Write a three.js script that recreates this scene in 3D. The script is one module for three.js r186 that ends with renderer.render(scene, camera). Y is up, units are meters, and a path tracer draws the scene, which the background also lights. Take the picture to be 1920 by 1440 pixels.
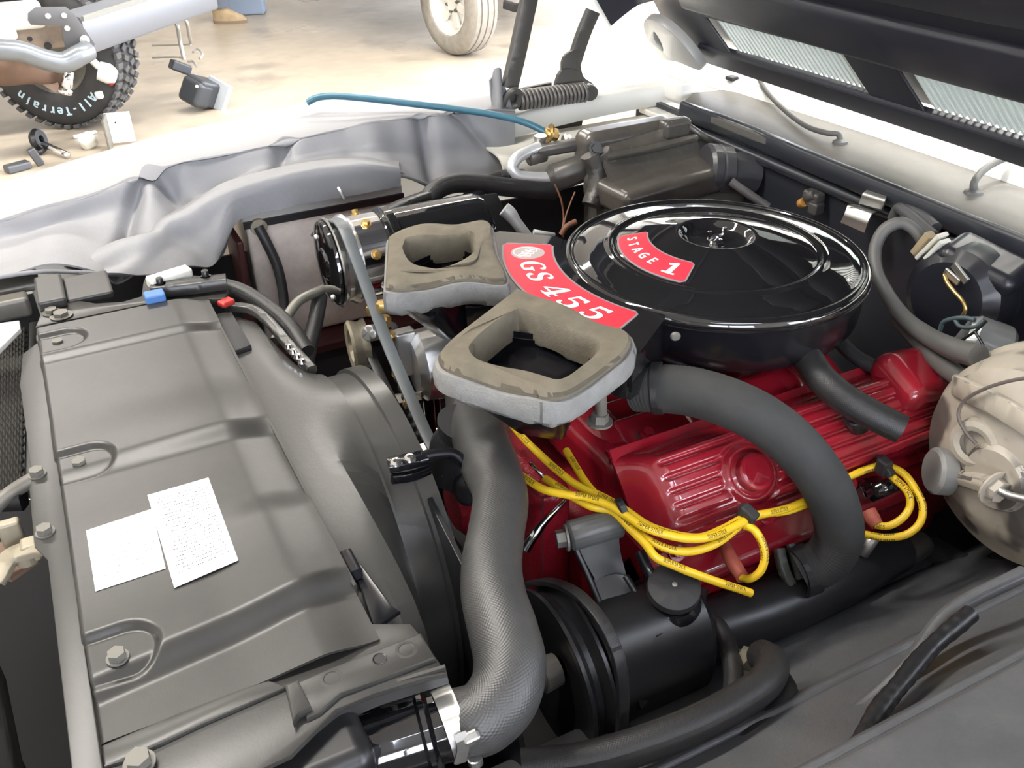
import * as THREE from 'three';
import { mergeGeometries, toCreasedNormals } from 'three/addons/utils/BufferGeometryUtils.js';
import { RoundedBoxGeometry } from 'three/addons/geometries/RoundedBoxGeometry.js';
import { RectAreaLightUniformsLib } from 'three/addons/lights/RectAreaLightUniformsLib.js';
import { FontLoader } from 'three/addons/loaders/FontLoader.js';
import { TextGeometry } from 'three/addons/geometries/TextGeometry.js';

// x runs from the radiator to the firewall, z towards the driver's fender, y up, metres
const scene = new THREE.Scene();
const camera = new THREE.PerspectiveCamera(45.5478, 4 / 3, 0.05, 60);
camera.position.set(-0.73768,1.50315,0.87474);
camera.quaternion.set(-0.267589,-0.222766,-0.071814,0.934673);
const renderer = new THREE.WebGLRenderer({ antialias: true });
renderer.toneMapping = THREE.LinearToneMapping;
renderer.toneMappingExposure = 1.8;
renderer.shadowMap.enabled = true;
RectAreaLightUniformsLib.init();
scene.background = new THREE.Color(0xdfe8f2);

// ---------- unseen ceiling lamps, placed to light fender, floor and engine bay: [x, z, length, strength], tubes run along x ----------
const CEIL = 3.7;
const TUBES = [[-1.7, -0.9, 2.4, 46], [1.4, -1.1, 2.4, 56], [4.2, -2.4, 2.0, 40], [3.0, 0.2, 2.4, 30],
  [-1.0, 3.0, 2.4, 16, 0xdce8ff], [2.6, 3.2, 2.4, 30, 0xdce8ff], [-1.6, -4.3, 2.4, 44], [1.6, -4.3, 2.4, 40]];
const TUBE_COLOR = 0xfffaf2;
// daylight through an unseen rear door opening, lighting floor, cowl and vehicles
const DOOR_LIGHT = { color: 0xe8eefa, strength: 9.5 };

// ---------- helpers ----------
let seed = 7;
const rnd = () => { seed = (seed * 1664525 + 1013904223) >>> 0; return seed / 4294967296; };
const rr = (a, b) => a + (b - a) * rnd();
const v3 = (a) => new THREE.Vector3(a[0], a[1], a[2]);
const add = (a, b, k = 1) => [a[0] + b[0] * k, a[1] + b[1] * k, a[2] + b[2] * k];
const lerp = (a, b, t) => a + (b - a) * t;
const lerp3 = (a, b, t) => [lerp(a[0], b[0], t), lerp(a[1], b[1], t), lerp(a[2], b[2], t)];
const sstep = (a, b, x) => { const t = Math.min(1, Math.max(0, (x - a) / (b - a))); return t * t * (3 - 2 * t); };
const names = {};
const numbered = (n) => { const k = names[n] = (names[n] ?? -1) + 1; return k ? n + '_' + String(k).padStart(3, '0') : n; };
function hash2(x, y, s) { let h = (x * 374761393 + y * 668265263 + s * 974634777) | 0; h = Math.imul(h ^ (h >>> 13), 1274126177); return ((h ^ (h >>> 16)) >>> 0) / 4294967296; }
function vnoise(x, y, per, s) {
  const xi = Math.floor(x), yi = Math.floor(y), fx = x - xi, fy = y - yi, m = (a) => ((a % per) + per) % per;
  const ux = fx * fx * (3 - 2 * fx), uy = fy * fy * (3 - 2 * fy);
  return lerp(lerp(hash2(m(xi), m(yi), s), hash2(m(xi + 1), m(yi), s), ux), lerp(hash2(m(xi), m(yi + 1), s), hash2(m(xi + 1), m(yi + 1), s), ux), uy);
}
function fbm(x, y, per, s, oct = 4) { let a = 0, w = 0.5, t = 0; for (let i = 0; i < oct; i++) { a += w * vnoise(x, y, per, s + i); t += w; x *= 2; y *= 2; per *= 2; w *= 0.5; } return a / t; }
function tex(n, fn, srgb, rep = 1) {
  const d = new Uint8Array(n * n * 4);
  for (let j = 0; j < n; j++) for (let i = 0; i < n; i++) { const c = fn(i / n, j / n), k = (j * n + i) * 4; if (typeof c === 'number') d[k] = d[k + 1] = d[k + 2] = c * 255; else for (let q = 0; q < 3; q++) d[k + q] = Math.max(0, Math.min(255, c[q] * 255)); d[k + 3] = 255; }
  const t = new THREE.DataTexture(d, n, n); t.wrapS = t.wrapT = THREE.RepeatWrapping; t.magFilter = THREE.LinearFilter; t.minFilter = THREE.LinearMipmapLinearFilter; t.generateMipmaps = true;
  if (srgb) t.colorSpace = THREE.SRGBColorSpace; t.repeat.set(rep, rep); t.needsUpdate = true; return t;
}
// uv in metres by the dominant side of each triangle
function boxUV(g) {
  const p = g.attributes.position, n = g.attributes.normal, uv = new Float32Array(p.count * 2);
  for (let i = 0; i < p.count; i++) {
    const ax = Math.abs(n.getX(i)), ay = Math.abs(n.getY(i)), az = Math.abs(n.getZ(i)), x = p.getX(i), y = p.getY(i), z = p.getZ(i);
    if (ay >= ax && ay >= az) { uv[2 * i] = x; uv[2 * i + 1] = z; } else if (ax >= az) { uv[2 * i] = z; uv[2 * i + 1] = y; } else { uv[2 * i] = x; uv[2 * i + 1] = y; }
  }
  g.setAttribute('uv', new THREE.BufferAttribute(uv, 2)); return g;
}
function flat(g) { let h = g.index ? g.toNonIndexed() : g; for (const k of Object.keys(h.attributes)) if (!['position', 'normal', 'uv'].includes(k)) h.deleteAttribute(k); return h; }
function mk(name, geos, mat, parent, keepUV = false) {
  const list = (Array.isArray(geos) ? geos : [geos]).map(flat);
  for (const g of list) if (!g.attributes.uv || !keepUV) boxUV(g);
  const g = list.length > 1 ? mergeGeometries(list) : list[0];
  const m = new THREE.Mesh(g, mat); m.name = parent ? name : numbered(name); m.castShadow = m.receiveShadow = true;
  (parent || scene).add(m); return m;
}
function setTag(o, label, category, group, kind) { o.userData.label = label; o.userData.category = category; if (group) o.userData.group = group; if (kind) o.userData.kind = kind; return o; }
function thing(name, label, category, group) { const g = new THREE.Group(); g.name = numbered(name); scene.add(g); return setTag(g, label, category, group); }
function settle(o) {                       // moves the origin of a thing to its base
  const b = new THREE.Box3().setFromObject(o), c = new THREE.Vector3((b.min.x + b.max.x) / 2, b.min.y, (b.min.z + b.max.z) / 2);
  if (o.isMesh) { o.geometry.translate(-c.x, -c.y, -c.z); o.children.forEach((k) => k.position.sub(c)); } else o.children.forEach((k) => k.position.sub(c));
  o.position.add(c); return o;
}
function single(name, geos, mat, label, category, group, keepUV) { return settle(setTag(mk(name, geos, mat, null, keepUV), label, category, group)); }
function struct(name, geos, mat, keepUV) { const m = mk(name, geos, mat, null, keepUV); m.userData.kind = 'structure'; m.userData.label = name.replace(/_/g, ' ') + ' of the workshop'; return m; }
const crease = (g, a = 0.6) => toCreasedNormals(g, a);
const box = (cx, cy, cz, w, h, d, r = 0, rot) => { const g = r ? new RoundedBoxGeometry(w, h, d, 3, Math.min(r, w / 2.01, h / 2.01, d / 2.01)) : new THREE.BoxGeometry(w, h, d); if (rot) g.applyMatrix4(new THREE.Matrix4().makeRotationFromEuler(new THREE.Euler(rot[0], rot[1], rot[2]))); return g.translate(cx, cy, cz); };
function orient(g, dir, pos) { const q = new THREE.Quaternion().setFromUnitVectors(new THREE.Vector3(0, 1, 0), v3(dir).normalize()); return g.applyQuaternion(q).translate(pos[0], pos[1], pos[2]); }
function lathe(prof, pos, dir = [0, 1, 0], seg = 48, a = 0.5) { return orient(crease(new THREE.LatheGeometry(prof.map((p) => new THREE.Vector2(p[0], p[1])), seg), a), dir, pos); }
function rod(a, b, r, r2 = r, seg = 20) { const d = [b[0] - a[0], b[1] - a[1], b[2] - a[2]], L = Math.hypot(...d), c = Math.min(r, r2) * 0.15; return lathe([[0, 0], [r - c, 0], [r, c], [r2, L - c], [r2 - c, L], [0, L]], a, d, seg, 0.9); }
function hexBolt(pos, dir, r, h, washer = 1.45) { const g = new THREE.CylinderGeometry(r * 0.96, r, h, 6); g.translate(0, h / 2 + h * 0.2, 0); const w = new THREE.CylinderGeometry(r * washer, r * washer, h * 0.25, 20); w.translate(0, h * 0.1, 0); return [orient(crease(g, 0.3), dir, pos), orient(crease(w, 0.3), dir, pos)]; }
// round tube through points, radius per point
function tube(pts, rad, o = {}) {
  const { seg = Math.max(16, pts.length * 10), sides = 16, caps = true, closed = false, bend = 'centripetal' } = o;
  const c = new THREE.CatmullRomCurve3(pts.map(v3), closed, bend, 0.5), fr = c.computeFrenetFrames(seg, closed), P = [], N = [], U = [], I = [];
  const R = (t) => { if (typeof rad === 'number') return rad; const x = t * (rad.length - 1), i = Math.min(rad.length - 2, Math.floor(x)); const f = x - i; return lerp(rad[i], rad[i + 1], f * f * (3 - 2 * f)); };
  let L = 0, prev = null; const ring = [];
  for (let i = 0; i <= seg; i++) {
    const t = i / seg, u = c.getUtoTmapping ? t : t, p = c.getPoint(u), T = c.getTangent(u); if (prev) L += p.distanceTo(prev); prev = p;
    const n0 = i ? ring.n.clone() : fr.normals[0].clone(); n0.addScaledVector(T, -n0.dot(T)).normalize(); ring.n = n0; const b = new THREE.Vector3().crossVectors(T, n0), r = R(t) * (o.mod ? o.mod(t, L) : 1);
    for (let k = 0; k <= sides; k++) { const a = k / sides * Math.PI * 2, d = n0.clone().multiplyScalar(Math.cos(a)).addScaledVector(b, Math.sin(a)); P.push(p.x + d.x * r, p.y + d.y * r, p.z + d.z * r); N.push(d.x, d.y, d.z); U.push(a * (o.ru ?? r), L); }
    if (i < seg) for (let k = 0; k < sides; k++) { const a = i * (sides + 1) + k, e = a + sides + 1; I.push(a, a + 1, e, e, a + 1, e + 1); }
  }
  if (caps && !closed) for (const end of [0, 1]) {
    const p = c.getPoint(end), T = c.getTangent(end).multiplyScalar(end ? 1 : -1), base = P.length / 3, off = end * seg * (sides + 1);
    P.push(p.x, p.y, p.z); N.push(T.x, T.y, T.z); U.push(0, 0);
    for (let k = 0; k <= sides; k++) { const j = (off + k) * 3; P.push(P[j], P[j + 1], P[j + 2]); N.push(T.x, T.y, T.z); U.push(P[j], P[j + 1]); }
    for (let k = 0; k < sides; k++) end ? I.push(base, base + 1 + k, base + 2 + k) : I.push(base, base + 2 + k, base + 1 + k);
  }
  const g = new THREE.BufferGeometry(); g.setAttribute('position', new THREE.Float32BufferAttribute(P, 3)); g.setAttribute('normal', new THREE.Float32BufferAttribute(N, 3)); g.setAttribute('uv', new THREE.Float32BufferAttribute(U, 2)); g.setIndex(I);
  const nn = g.toNonIndexed(); if (o.mod || Array.isArray(rad)) { const h = g.clone(); h.computeVertexNormals(); return h.toNonIndexed(); } return nn;
}
// flat section [[side, up]...] swept through points
function strap(pts, sec, up, o = {}) {
  const { seg = Math.max(12, pts.length * 8), closed = false, straight = false } = o; const c = straight ? null : new THREE.CatmullRomCurve3(pts.map(v3), closed, 'centripetal');
  const n = straight ? pts.length - 1 : seg, rings = [];
  for (let i = 0; i <= n; i++) {
    let p, T; if (straight) { p = v3(pts[i]); const a = v3(pts[Math.max(0, i - 1)]), b = v3(pts[Math.min(n, i + 1)]); T = b.sub(a).normalize(); } else { p = c.getPoint(i / n); T = c.getTangent(i / n); }
    const u = v3(typeof up === 'function' ? up(i / n) : up); u.addScaledVector(T, -u.dot(T)).normalize(); const s = new THREE.Vector3().crossVectors(T, u);
    rings.push(sec.map((q) => p.clone().addScaledVector(s, q[0]).addScaledVector(u, q[1])));
  }
  const P = [], tri = (a, b, d) => { for (const q of [a, b, d]) P.push(q.x, q.y, q.z); }, m = sec.length;
  for (let i = 0; i < n; i++) for (let k = 0; k < m; k++) { const a = rings[i][k], b = rings[i][(k + 1) % m], d = rings[i + 1][k], e = rings[i + 1][(k + 1) % m]; tri(a, d, b); tri(b, d, e); }
  if (!closed) { const f = THREE.ShapeUtils.triangulateShape(sec.map((q) => new THREE.Vector2(q[0], q[1])), []); for (const t of f) { tri(rings[0][t[0]], rings[0][t[1]], rings[0][t[2]]); tri(rings[n][t[0]], rings[n][t[2]], rings[n][t[1]]); } }
  const g = new THREE.BufferGeometry(); g.setAttribute('position', new THREE.Float32BufferAttribute(P, 3)); g.computeVertexNormals(); return crease(g, o.a ?? 0.7);
}
const rect = (w, h) => [[-w / 2, -h / 2], [w / 2, -h / 2], [w / 2, h / 2], [-w / 2, h / 2]];
const rrect = (w, h, r, k = 4) => { const o = []; for (const [sx, sy, a0] of [[1, -1, -90], [1, 1, 0], [-1, 1, 90], [-1, -1, 180]]) for (let i = 0; i <= k; i++) { const a = (a0 + 90 * i / k) * Math.PI / 180; o.push([sx * (w / 2 - r) + r * Math.cos(a), sy * (h / 2 - r) + r * Math.sin(a)]); } return o; };
// smooth sheet through a grid of points, with thickness
function sheet(rows, th, nu, nv, disp) {
  const cr = (p0, p1, p2, p3, t) => { const o = []; for (let k = 0; k < 3; k++) o.push(0.5 * (2 * p1[k] + (p2[k] - p0[k]) * t + (2 * p0[k] - 5 * p1[k] + 4 * p2[k] - p3[k]) * t * t + (3 * p1[k] - p0[k] - 3 * p2[k] + p3[k]) * t * t * t)); return o; };
  const ext = (a, i) => i < 0 ? add(a[0], add(a[0], a[1], -1)) : i >= a.length ? add(a[a.length - 1], add(a[a.length - 1], a[a.length - 2], -1)) : a[i];
  const at1 = (a, t) => { const x = t * (a.length - 1), i = Math.min(a.length - 2, Math.floor(x)); return cr(ext(a, i - 1), a[i], a[i + 1], ext(a, i + 2), x - i); };
  const G = []; for (let j = 0; j <= nv; j++) { const line = []; for (let i = 0; i <= nu; i++) line.push(at1(rows.map((r) => at1(r, i / nu)), j / nv)); G.push(line); }
  return shell(G, th, disp);
}
function shell(G, th, disp) {                       // closed skin from a point grid; disp(u, v) moves along the normal
  const nv = G.length - 1, nu = G[0].length - 1;
  const nrm = (A) => A.map((l, j) => l.map((p, i) => { const a = A[j][Math.max(0, i - 1)], b = A[j][Math.min(nu, i + 1)], c = A[Math.max(0, j - 1)][i], d = A[Math.min(nv, j + 1)][i]; const e = [b[0] - a[0], b[1] - a[1], b[2] - a[2]], f = [d[0] - c[0], d[1] - c[1], d[2] - c[2]]; const n = [e[1] * f[2] - e[2] * f[1], e[2] * f[0] - e[0] * f[2], e[0] * f[1] - e[1] * f[0]], L = Math.hypot(...n) || 1; return [n[0] / L, n[1] / L, n[2] / L]; }));
  if (disp) { const n0 = nrm(G); G = G.map((l, j) => l.map((p, i) => add(p, n0[j][i], disp(i / nu, j / nv, p)))); }
  const n1 = nrm(G), P = [], I = [], N = [], W = nu + 1;
  for (const s of [1, -1]) for (let j = 0; j <= nv; j++) for (let i = 0; i <= nu; i++) { const q = add(G[j][i], n1[j][i], s * th / 2); P.push(...q); N.push(s * n1[j][i][0], s * n1[j][i][1], s * n1[j][i][2]); }
  const M = W * (nv + 1);
  for (let j = 0; j < nv; j++) for (let i = 0; i < nu; i++) { const a = j * W + i, b = a + 1, c = a + W, d = c + 1; I.push(a, b, c, b, d, c); I.push(M + a, M + c, M + b, M + b, M + c, M + d); }
  const edge = (a, b) => { const k = P.length / 3; for (const q of [a, b, M + a, M + b]) { P.push(P[3 * q], P[3 * q + 1], P[3 * q + 2]); } const A = [P[3 * a], P[3 * a + 1], P[3 * a + 2]], B = [P[3 * b], P[3 * b + 1], P[3 * b + 2]], C = [P[3 * (M + a)], P[3 * (M + a) + 1], P[3 * (M + a) + 2]]; const e = add(B, A, -1), f = add(C, A, -1), n = [f[1] * e[2] - f[2] * e[1], f[2] * e[0] - f[0] * e[2], f[0] * e[1] - f[1] * e[0]], L = Math.hypot(...n) || 1; for (let q = 0; q < 4; q++) N.push(n[0] / L, n[1] / L, n[2] / L); I.push(k, k + 2, k + 1, k + 1, k + 2, k + 3); };
  for (let i = 0; i < nu; i++) { edge(i, i + 1); edge(nv * W + i + 1, nv * W + i); } for (let j = 0; j < nv; j++) { edge((j + 1) * W, j * W); edge(j * W + nu, (j + 1) * W + nu); }
  const g = new THREE.BufferGeometry(); g.setAttribute('position', new THREE.Float32BufferAttribute(P, 3)); g.setAttribute('normal', new THREE.Float32BufferAttribute(N, 3)); g.setIndex(I); return g.toNonIndexed();
}
// upright prism over a plan outline [[x, z]...]
function slab(poly, y0, y1, bev = 0.001, holes = [], smooth = 0.5) {
  const sh = new THREE.Shape(poly.map((p) => new THREE.Vector2(p[0], -p[1]))); for (const h of holes) sh.holes.push(new THREE.Path(h.map((p) => new THREE.Vector2(p[0], -p[1]))));
  const g = new THREE.ExtrudeGeometry(sh, { depth: Math.max(1e-4, y1 - y0 - 2 * bev), bevelEnabled: bev > 0, bevelThickness: bev, bevelSize: bev, bevelOffset: -bev, bevelSegments: 2, curveSegments: 10 });
  g.rotateX(-Math.PI / 2).translate(0, y0 + bev, 0); return crease(g, smooth);
}
// prism of an outline in the plane spanned by ux, uy from origin o
function plate(poly, o, ux, uy, depth, bev = 0.0008, holes = []) {
  const sh = new THREE.Shape(poly.map((p) => new THREE.Vector2(p[0], p[1]))); for (const h of holes) sh.holes.push(new THREE.Path(h.map((p) => new THREE.Vector2(p[0], p[1]))));
  const g = new THREE.ExtrudeGeometry(sh, { depth: Math.max(1e-4, depth - 2 * bev), bevelEnabled: bev > 0, bevelThickness: bev, bevelSize: bev, bevelOffset: -bev, bevelSegments: 2, curveSegments: 12 });
  const a = v3(ux).normalize(), b = v3(uy); b.addScaledVector(a, -a.dot(b)).normalize(); const c = new THREE.Vector3().crossVectors(a, b);
  g.translate(0, 0, bev); g.applyMatrix4(new THREE.Matrix4().makeBasis(a, b, c).setPosition(o[0], o[1], o[2])); return crease(g, 0.5);
}
// skin between closed rings of equal count
function loft(rings, caps = [true, true], a = 0.6) {
  const P = [], tri = (x, y, z) => P.push(...x, ...y, ...z), m = rings[0].length;
  for (let i = 0; i + 1 < rings.length; i++) for (let k = 0; k < m; k++) { const p = rings[i][k], q = rings[i][(k + 1) % m], r = rings[i + 1][k], s = rings[i + 1][(k + 1) % m]; tri(p, q, r); tri(q, s, r); }
  const cap = (r, f) => { const c = r.reduce((s, p) => add(s, p, 1 / m), [0, 0, 0]); for (let k = 0; k < m; k++) f ? tri(c, r[(k + 1) % m], r[k]) : tri(c, r[k], r[(k + 1) % m]); };
  if (caps[0]) cap(rings[0], true); if (caps[1]) cap(rings[rings.length - 1], false);
  const g = new THREE.BufferGeometry(); g.setAttribute('position', new THREE.Float32BufferAttribute(P, 3)); g.computeVertexNormals(); return crease(g, a);
}
function smoothLoop(pts, n) { const c = new THREE.CatmullRomCurve3(pts.map((p) => new THREE.Vector3(p[0], 0, p[1])), true, 'centripetal'); const o = []; for (let i = 0; i < n; i++) { const p = c.getPoint(i / n); o.push([p.x, p.z]); } return o; }
const circ = (cx, cz, r, n = 24) => Array.from({ length: n }, (_, i) => [cx + r * Math.cos(i / n * 2 * Math.PI), cz + r * Math.sin(i / n * 2 * Math.PI)]);

// ---------- materials ----------
const tWear = tex(256, (u, v) => { const n = fbm(u * 6, v * 6, 6, 3, 5), s = fbm(u * 40, v * 40, 40, 9, 2); return [0.80 + 0.2 * n + 0.05 * s, 0.80 + 0.19 * n + 0.05 * s, 0.80 + 0.17 * n + 0.05 * s]; }, true, 5);
const tRough = tex(256, (u, v) => 0.86 + 0.14 * fbm(u * 10, v * 10, 10, 21, 4), false, 6);
const tFine = tex(256, (u, v) => 0.5 * fbm(u * 64, v * 64, 64, 5, 2) + 0.5 * fbm(u * 16, v * 16, 16, 8, 3), false, 12);
const tFoam = tex(256, (u, v) => { const n = fbm(u * 48, v * 48, 48, 31, 3), b = fbm(u * 8, v * 8, 8, 33, 3); return 0.6 * n + 0.4 * b; }, false, 14);
const tFoamC = tex(256, (u, v) => { const b = fbm(u * 7, v * 7, 7, 35, 4), s = hash2(Math.floor(u * 256), Math.floor(v * 256), 3); const k = 0.82 + 0.2 * b + 0.05 * s; return [k, k * 0.99, k * 0.97]; }, true, 8);
const tRub = tex(256, (u, v) => 0.5 + 0.5 * Math.sin(u * Math.PI * 2 * 32) * Math.sin(v * Math.PI * 2 * 32), false, 10);
const tRib = tex(128, (u, v) => 0.5 + 0.5 * Math.sin((v + 0.0 * u) * Math.PI * 2 * 16), false, 16);
const tCloth = tex(256, (u, v) => 0.5 * (Math.sin(u * Math.PI * 2 * 64) > 0 ? 1 : 0.4) + 0.5 * fbm(u * 20, v * 20, 20, 41, 3), false, 6);
const M = (color, roughness, metalness = 0, o = {}) => new THREE.MeshPhysicalMaterial({ color, roughness, metalness, ...o });
const L3 = (r, g, b) => new THREE.Color().setRGB(r, g, b);
const mat = {
  satin: M(L3(0.030, 0.029, 0.027), 0.36, 0, { map: tWear, bumpMap: tFine, bumpScale: 0.00006 }),
  shroud: M(L3(0.045, 0.044, 0.041), 0.30, 0, { bumpMap: tFine, bumpScale: 0.00008 }),
  black: M(L3(0.012, 0.012, 0.013), 0.36),
  blackDull: M(L3(0.02, 0.02, 0.022), 0.6, 0, { map: tWear, bumpMap: tFine, bumpScale: 0.0002 }),
  gloss: M(L3(0.008, 0.008, 0.009), 0.045, 0, { clearcoat: 1, clearcoatRoughness: 0.02 }),
  glossSide: M(L3(0.006, 0.006, 0.008), 0.2),
  rubber: M(L3(0.02, 0.02, 0.021), 0.5, 0, { bumpMap: tRub, bumpScale: 0.00015, map: tWear }),
  hose: M(L3(0.05, 0.05, 0.05), 0.40, 0, { bumpMap: tRub, bumpScale: 0.00025, map: tWear }),
  duct: M(L3(0.036, 0.037, 0.037), 0.85, 0, { map: tWear }),
  greyHose: M(L3(0.11, 0.108, 0.103), 0.5),
  red: M(L3(0.27, 0.010, 0.020), 0.2, 0, { clearcoat: 0.8, clearcoatRoughness: 0.06, bumpMap: tFine, bumpScale: 0.00012 }),
  redDark: M(L3(0.27, 0.010, 0.020), 0.35, 0, { bumpMap: tFine, bumpScale: 0.001 }),
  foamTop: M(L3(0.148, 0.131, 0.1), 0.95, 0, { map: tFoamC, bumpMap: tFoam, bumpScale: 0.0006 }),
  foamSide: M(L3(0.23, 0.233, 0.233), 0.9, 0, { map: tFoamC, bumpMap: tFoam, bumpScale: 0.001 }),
  steel: M(L3(0.55, 0.55, 0.54), 0.3, 1, { roughnessMap: tRough }),
  zinc: M(L3(0.6, 0.6, 0.58), 0.42, 1),
  chrome: M(L3(0.8, 0.8, 0.8), 0.1, 1),
  alu: M(L3(0.6, 0.6, 0.59), 0.35, 0.9, { roughnessMap: tRough }),
  brass: M(L3(0.62, 0.42, 0.16), 0.35, 0.9),
  gold: M(L3(0.32, 0.285, 0.215), 0.5, 0.35, { map: tWear }),
  dull: M(L3(0.2, 0.19, 0.17), 0.5, 0.4, { map: tWear }),
  boltGrey: M(L3(0.13, 0.124, 0.108), 0.5, 0.3),
  battery: M(L3(0.70, 0.62, 0.56), 0.4, 0, { map: tWear }),
  whitePaint: M(L3(0.78, 0.77, 0.72), 0.3, 0, { clearcoat: 0.4 }),
  offWhite: M(L3(0.6, 0.59, 0.53), 0.4),
  cowl: M(L3(0.125, 0.122, 0.114), 0.55, 0, { map: tWear }),
  firewall: M(L3(0.024, 0.027, 0.034), 0.34, 0, { roughnessMap: tRough }),
  apron: M(L3(0.10, 0.104, 0.112), 0.42, 0, { map: tWear, roughnessMap: tRough, bumpMap: tFine, bumpScale: 0.0003 }),  // grey paint, with bluish haze partly put into its colour
  hoodUnder: M(L3(0.02, 0.021, 0.03), 0.4, 0, { roughnessMap: tRough }),
  hoodGrey: M(L3(0.3, 0.3, 0.29), 0.35),
  louver: M(L3(0.7, 0.76, 0.74), 0.3),  // white slats, with the teal light between them put into the colour
  cloth: M(L3(0.215, 0.215, 0.225), 0.55, 0, { bumpMap: tCloth, bumpScale: 0.0002, sheen: 0.3, sheenRoughness: 0.6 }),
  yellow: M(L3(0.75, 0.52, 0.03), 0.4),
  boot: M(L3(0.3, 0.07, 0.045), 0.6),
  teal: M(L3(0.035, 0.12, 0.17), 0.35),
  cream: M(L3(0.36, 0.29, 0.18), 0.5),
  orange: M(L3(0.42, 0.2, 0.04), 0.5),
  blue: M(L3(0.06, 0.16, 0.4), 0.5),
  redPlastic: M(L3(0.42, 0.03, 0.025), 0.4),
  paper: M(L3(0.85, 0.85, 0.84), 0.5),
  tyre: M(L3(0.045, 0.045, 0.047), 0.75, 0, { map: tWear }),
  tyrePale: M(L3(0.33, 0.31, 0.28), 0.85, 0, { map: tWear }),  // pale grey rubber, lighter than the other tyre
  rust: M(L3(0.15, 0.09, 0.06), 0.8, 0, { map: tWear }),
  gunmetal: M(L3(0.09, 0.095, 0.105), 0.35, 0.3, { roughnessMap: tRough }),
};

// ================= the workshop =================
scene.backgroundIntensity = DOOR_LIGHT.strength; scene.background = new THREE.Color(DOOR_LIGHT.color);
const tFloor = tex(512, (u, v) => { const a = fbm(u * 4, v * 4, 4, 51, 5), b = fbm(u * 14, v * 14, 14, 57, 4), c = fbm(u * 60, v * 60, 60, 59, 2); const k = 0.74 + 0.18 * a + 0.08 * c, st = b > 0.62 ? 1 - 0.6 * (b - 0.62) : 1; return [k * st, k * st * 0.95, k * st * 0.885]; }, true, 0.22);
const mFloor = M(L3(0.62, 0.6, 0.56), 0.42, 0, { map: tFloor, roughnessMap: tex(256, (u, v) => 0.5 + 0.5 * fbm(u * 5, v * 5, 5, 61, 4), false, 0.4) });
const mWall = M(L3(0.62, 0.61, 0.58), 0.8, 0, { map: tWear }), mCeil = M(L3(0.42, 0.41, 0.40), 0.85);
const RX0 = -5, RX1 = 6, RZ0 = -10.5, RZ1 = 4.2, D0 = -10.3, D1 = 3.0, DH = 3.2;      // D0..D1: unseen door opening in the rear wall, placed to light the floor
const floor = struct('floor', box((RX0 + RX1) / 2, -0.1, (RZ0 + RZ1) / 2, RX1 - RX0 + 0.4, 0.2, RZ1 - RZ0 + 0.4), mFloor); floor.userData.label = 'stained concrete floor of the workshop';
struct('ceiling', box((RX0 + RX1) / 2, CEIL + 0.1, (RZ0 + RZ1) / 2, RX1 - RX0 + 0.4, 0.2, RZ1 - RZ0 + 0.4), mCeil);
struct('wall_front', box(RX0 - 0.1, CEIL / 2, (RZ0 + RZ1) / 2, 0.2, CEIL, RZ1 - RZ0 + 0.4), mWall);
struct('wall_far', box((RX0 + RX1) / 2, CEIL / 2, RZ0 - 0.1, RX1 - RX0, CEIL, 0.2), mWall);
const W0 = 1.0, W1 = 2.6, WX = [[-3.4, -0.6], [1.2, 4.2]];   // two unseen near wall openings, placed for cool light on booster and apron
struct('wall_near', [box((RX0 + RX1) / 2, W0 / 2, RZ1 + 0.1, RX1 - RX0, W0, 0.2), box((RX0 + RX1) / 2, (W1 + CEIL) / 2, RZ1 + 0.1, RX1 - RX0, CEIL - W1, 0.2), ...[[RX0, WX[0][0]], [WX[0][1], WX[1][0]], [WX[1][1], RX1]].map(([a, b]) => box((a + b) / 2, (W0 + W1) / 2, RZ1 + 0.1, b - a, W1 - W0, 0.2))], mWall);
WX.forEach(([a, b], i) => struct('unseen_window_' + (i + 1), [box((a + b) / 2, W0 + 0.03, RZ1 + 0.1, b - a, 0.06, 0.24, 0.01), box((a + b) / 2, W1 - 0.03, RZ1 + 0.1, b - a, 0.06, 0.1, 0.01), box((a + b) / 2, (W0 + W1) / 2, RZ1 + 0.1, 0.06, W1 - W0, 0.1, 0.01)], mCeil));
struct('wall_rear', [box(RX1 + 0.1, CEIL / 2, (RZ0 + D0) / 2, 0.2, CEIL, D0 - RZ0), box(RX1 + 0.1, CEIL / 2, (D1 + RZ1) / 2, 0.2, CEIL, RZ1 - D1), box(RX1 + 0.1, (DH + CEIL) / 2, (D0 + D1) / 2, 0.2, CEIL - DH, D1 - D0)], mWall);
struct('pavement', box(RX1 + 8.2, -0.12, -2.5, 16, 0.2, 30), mFloor);
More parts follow.
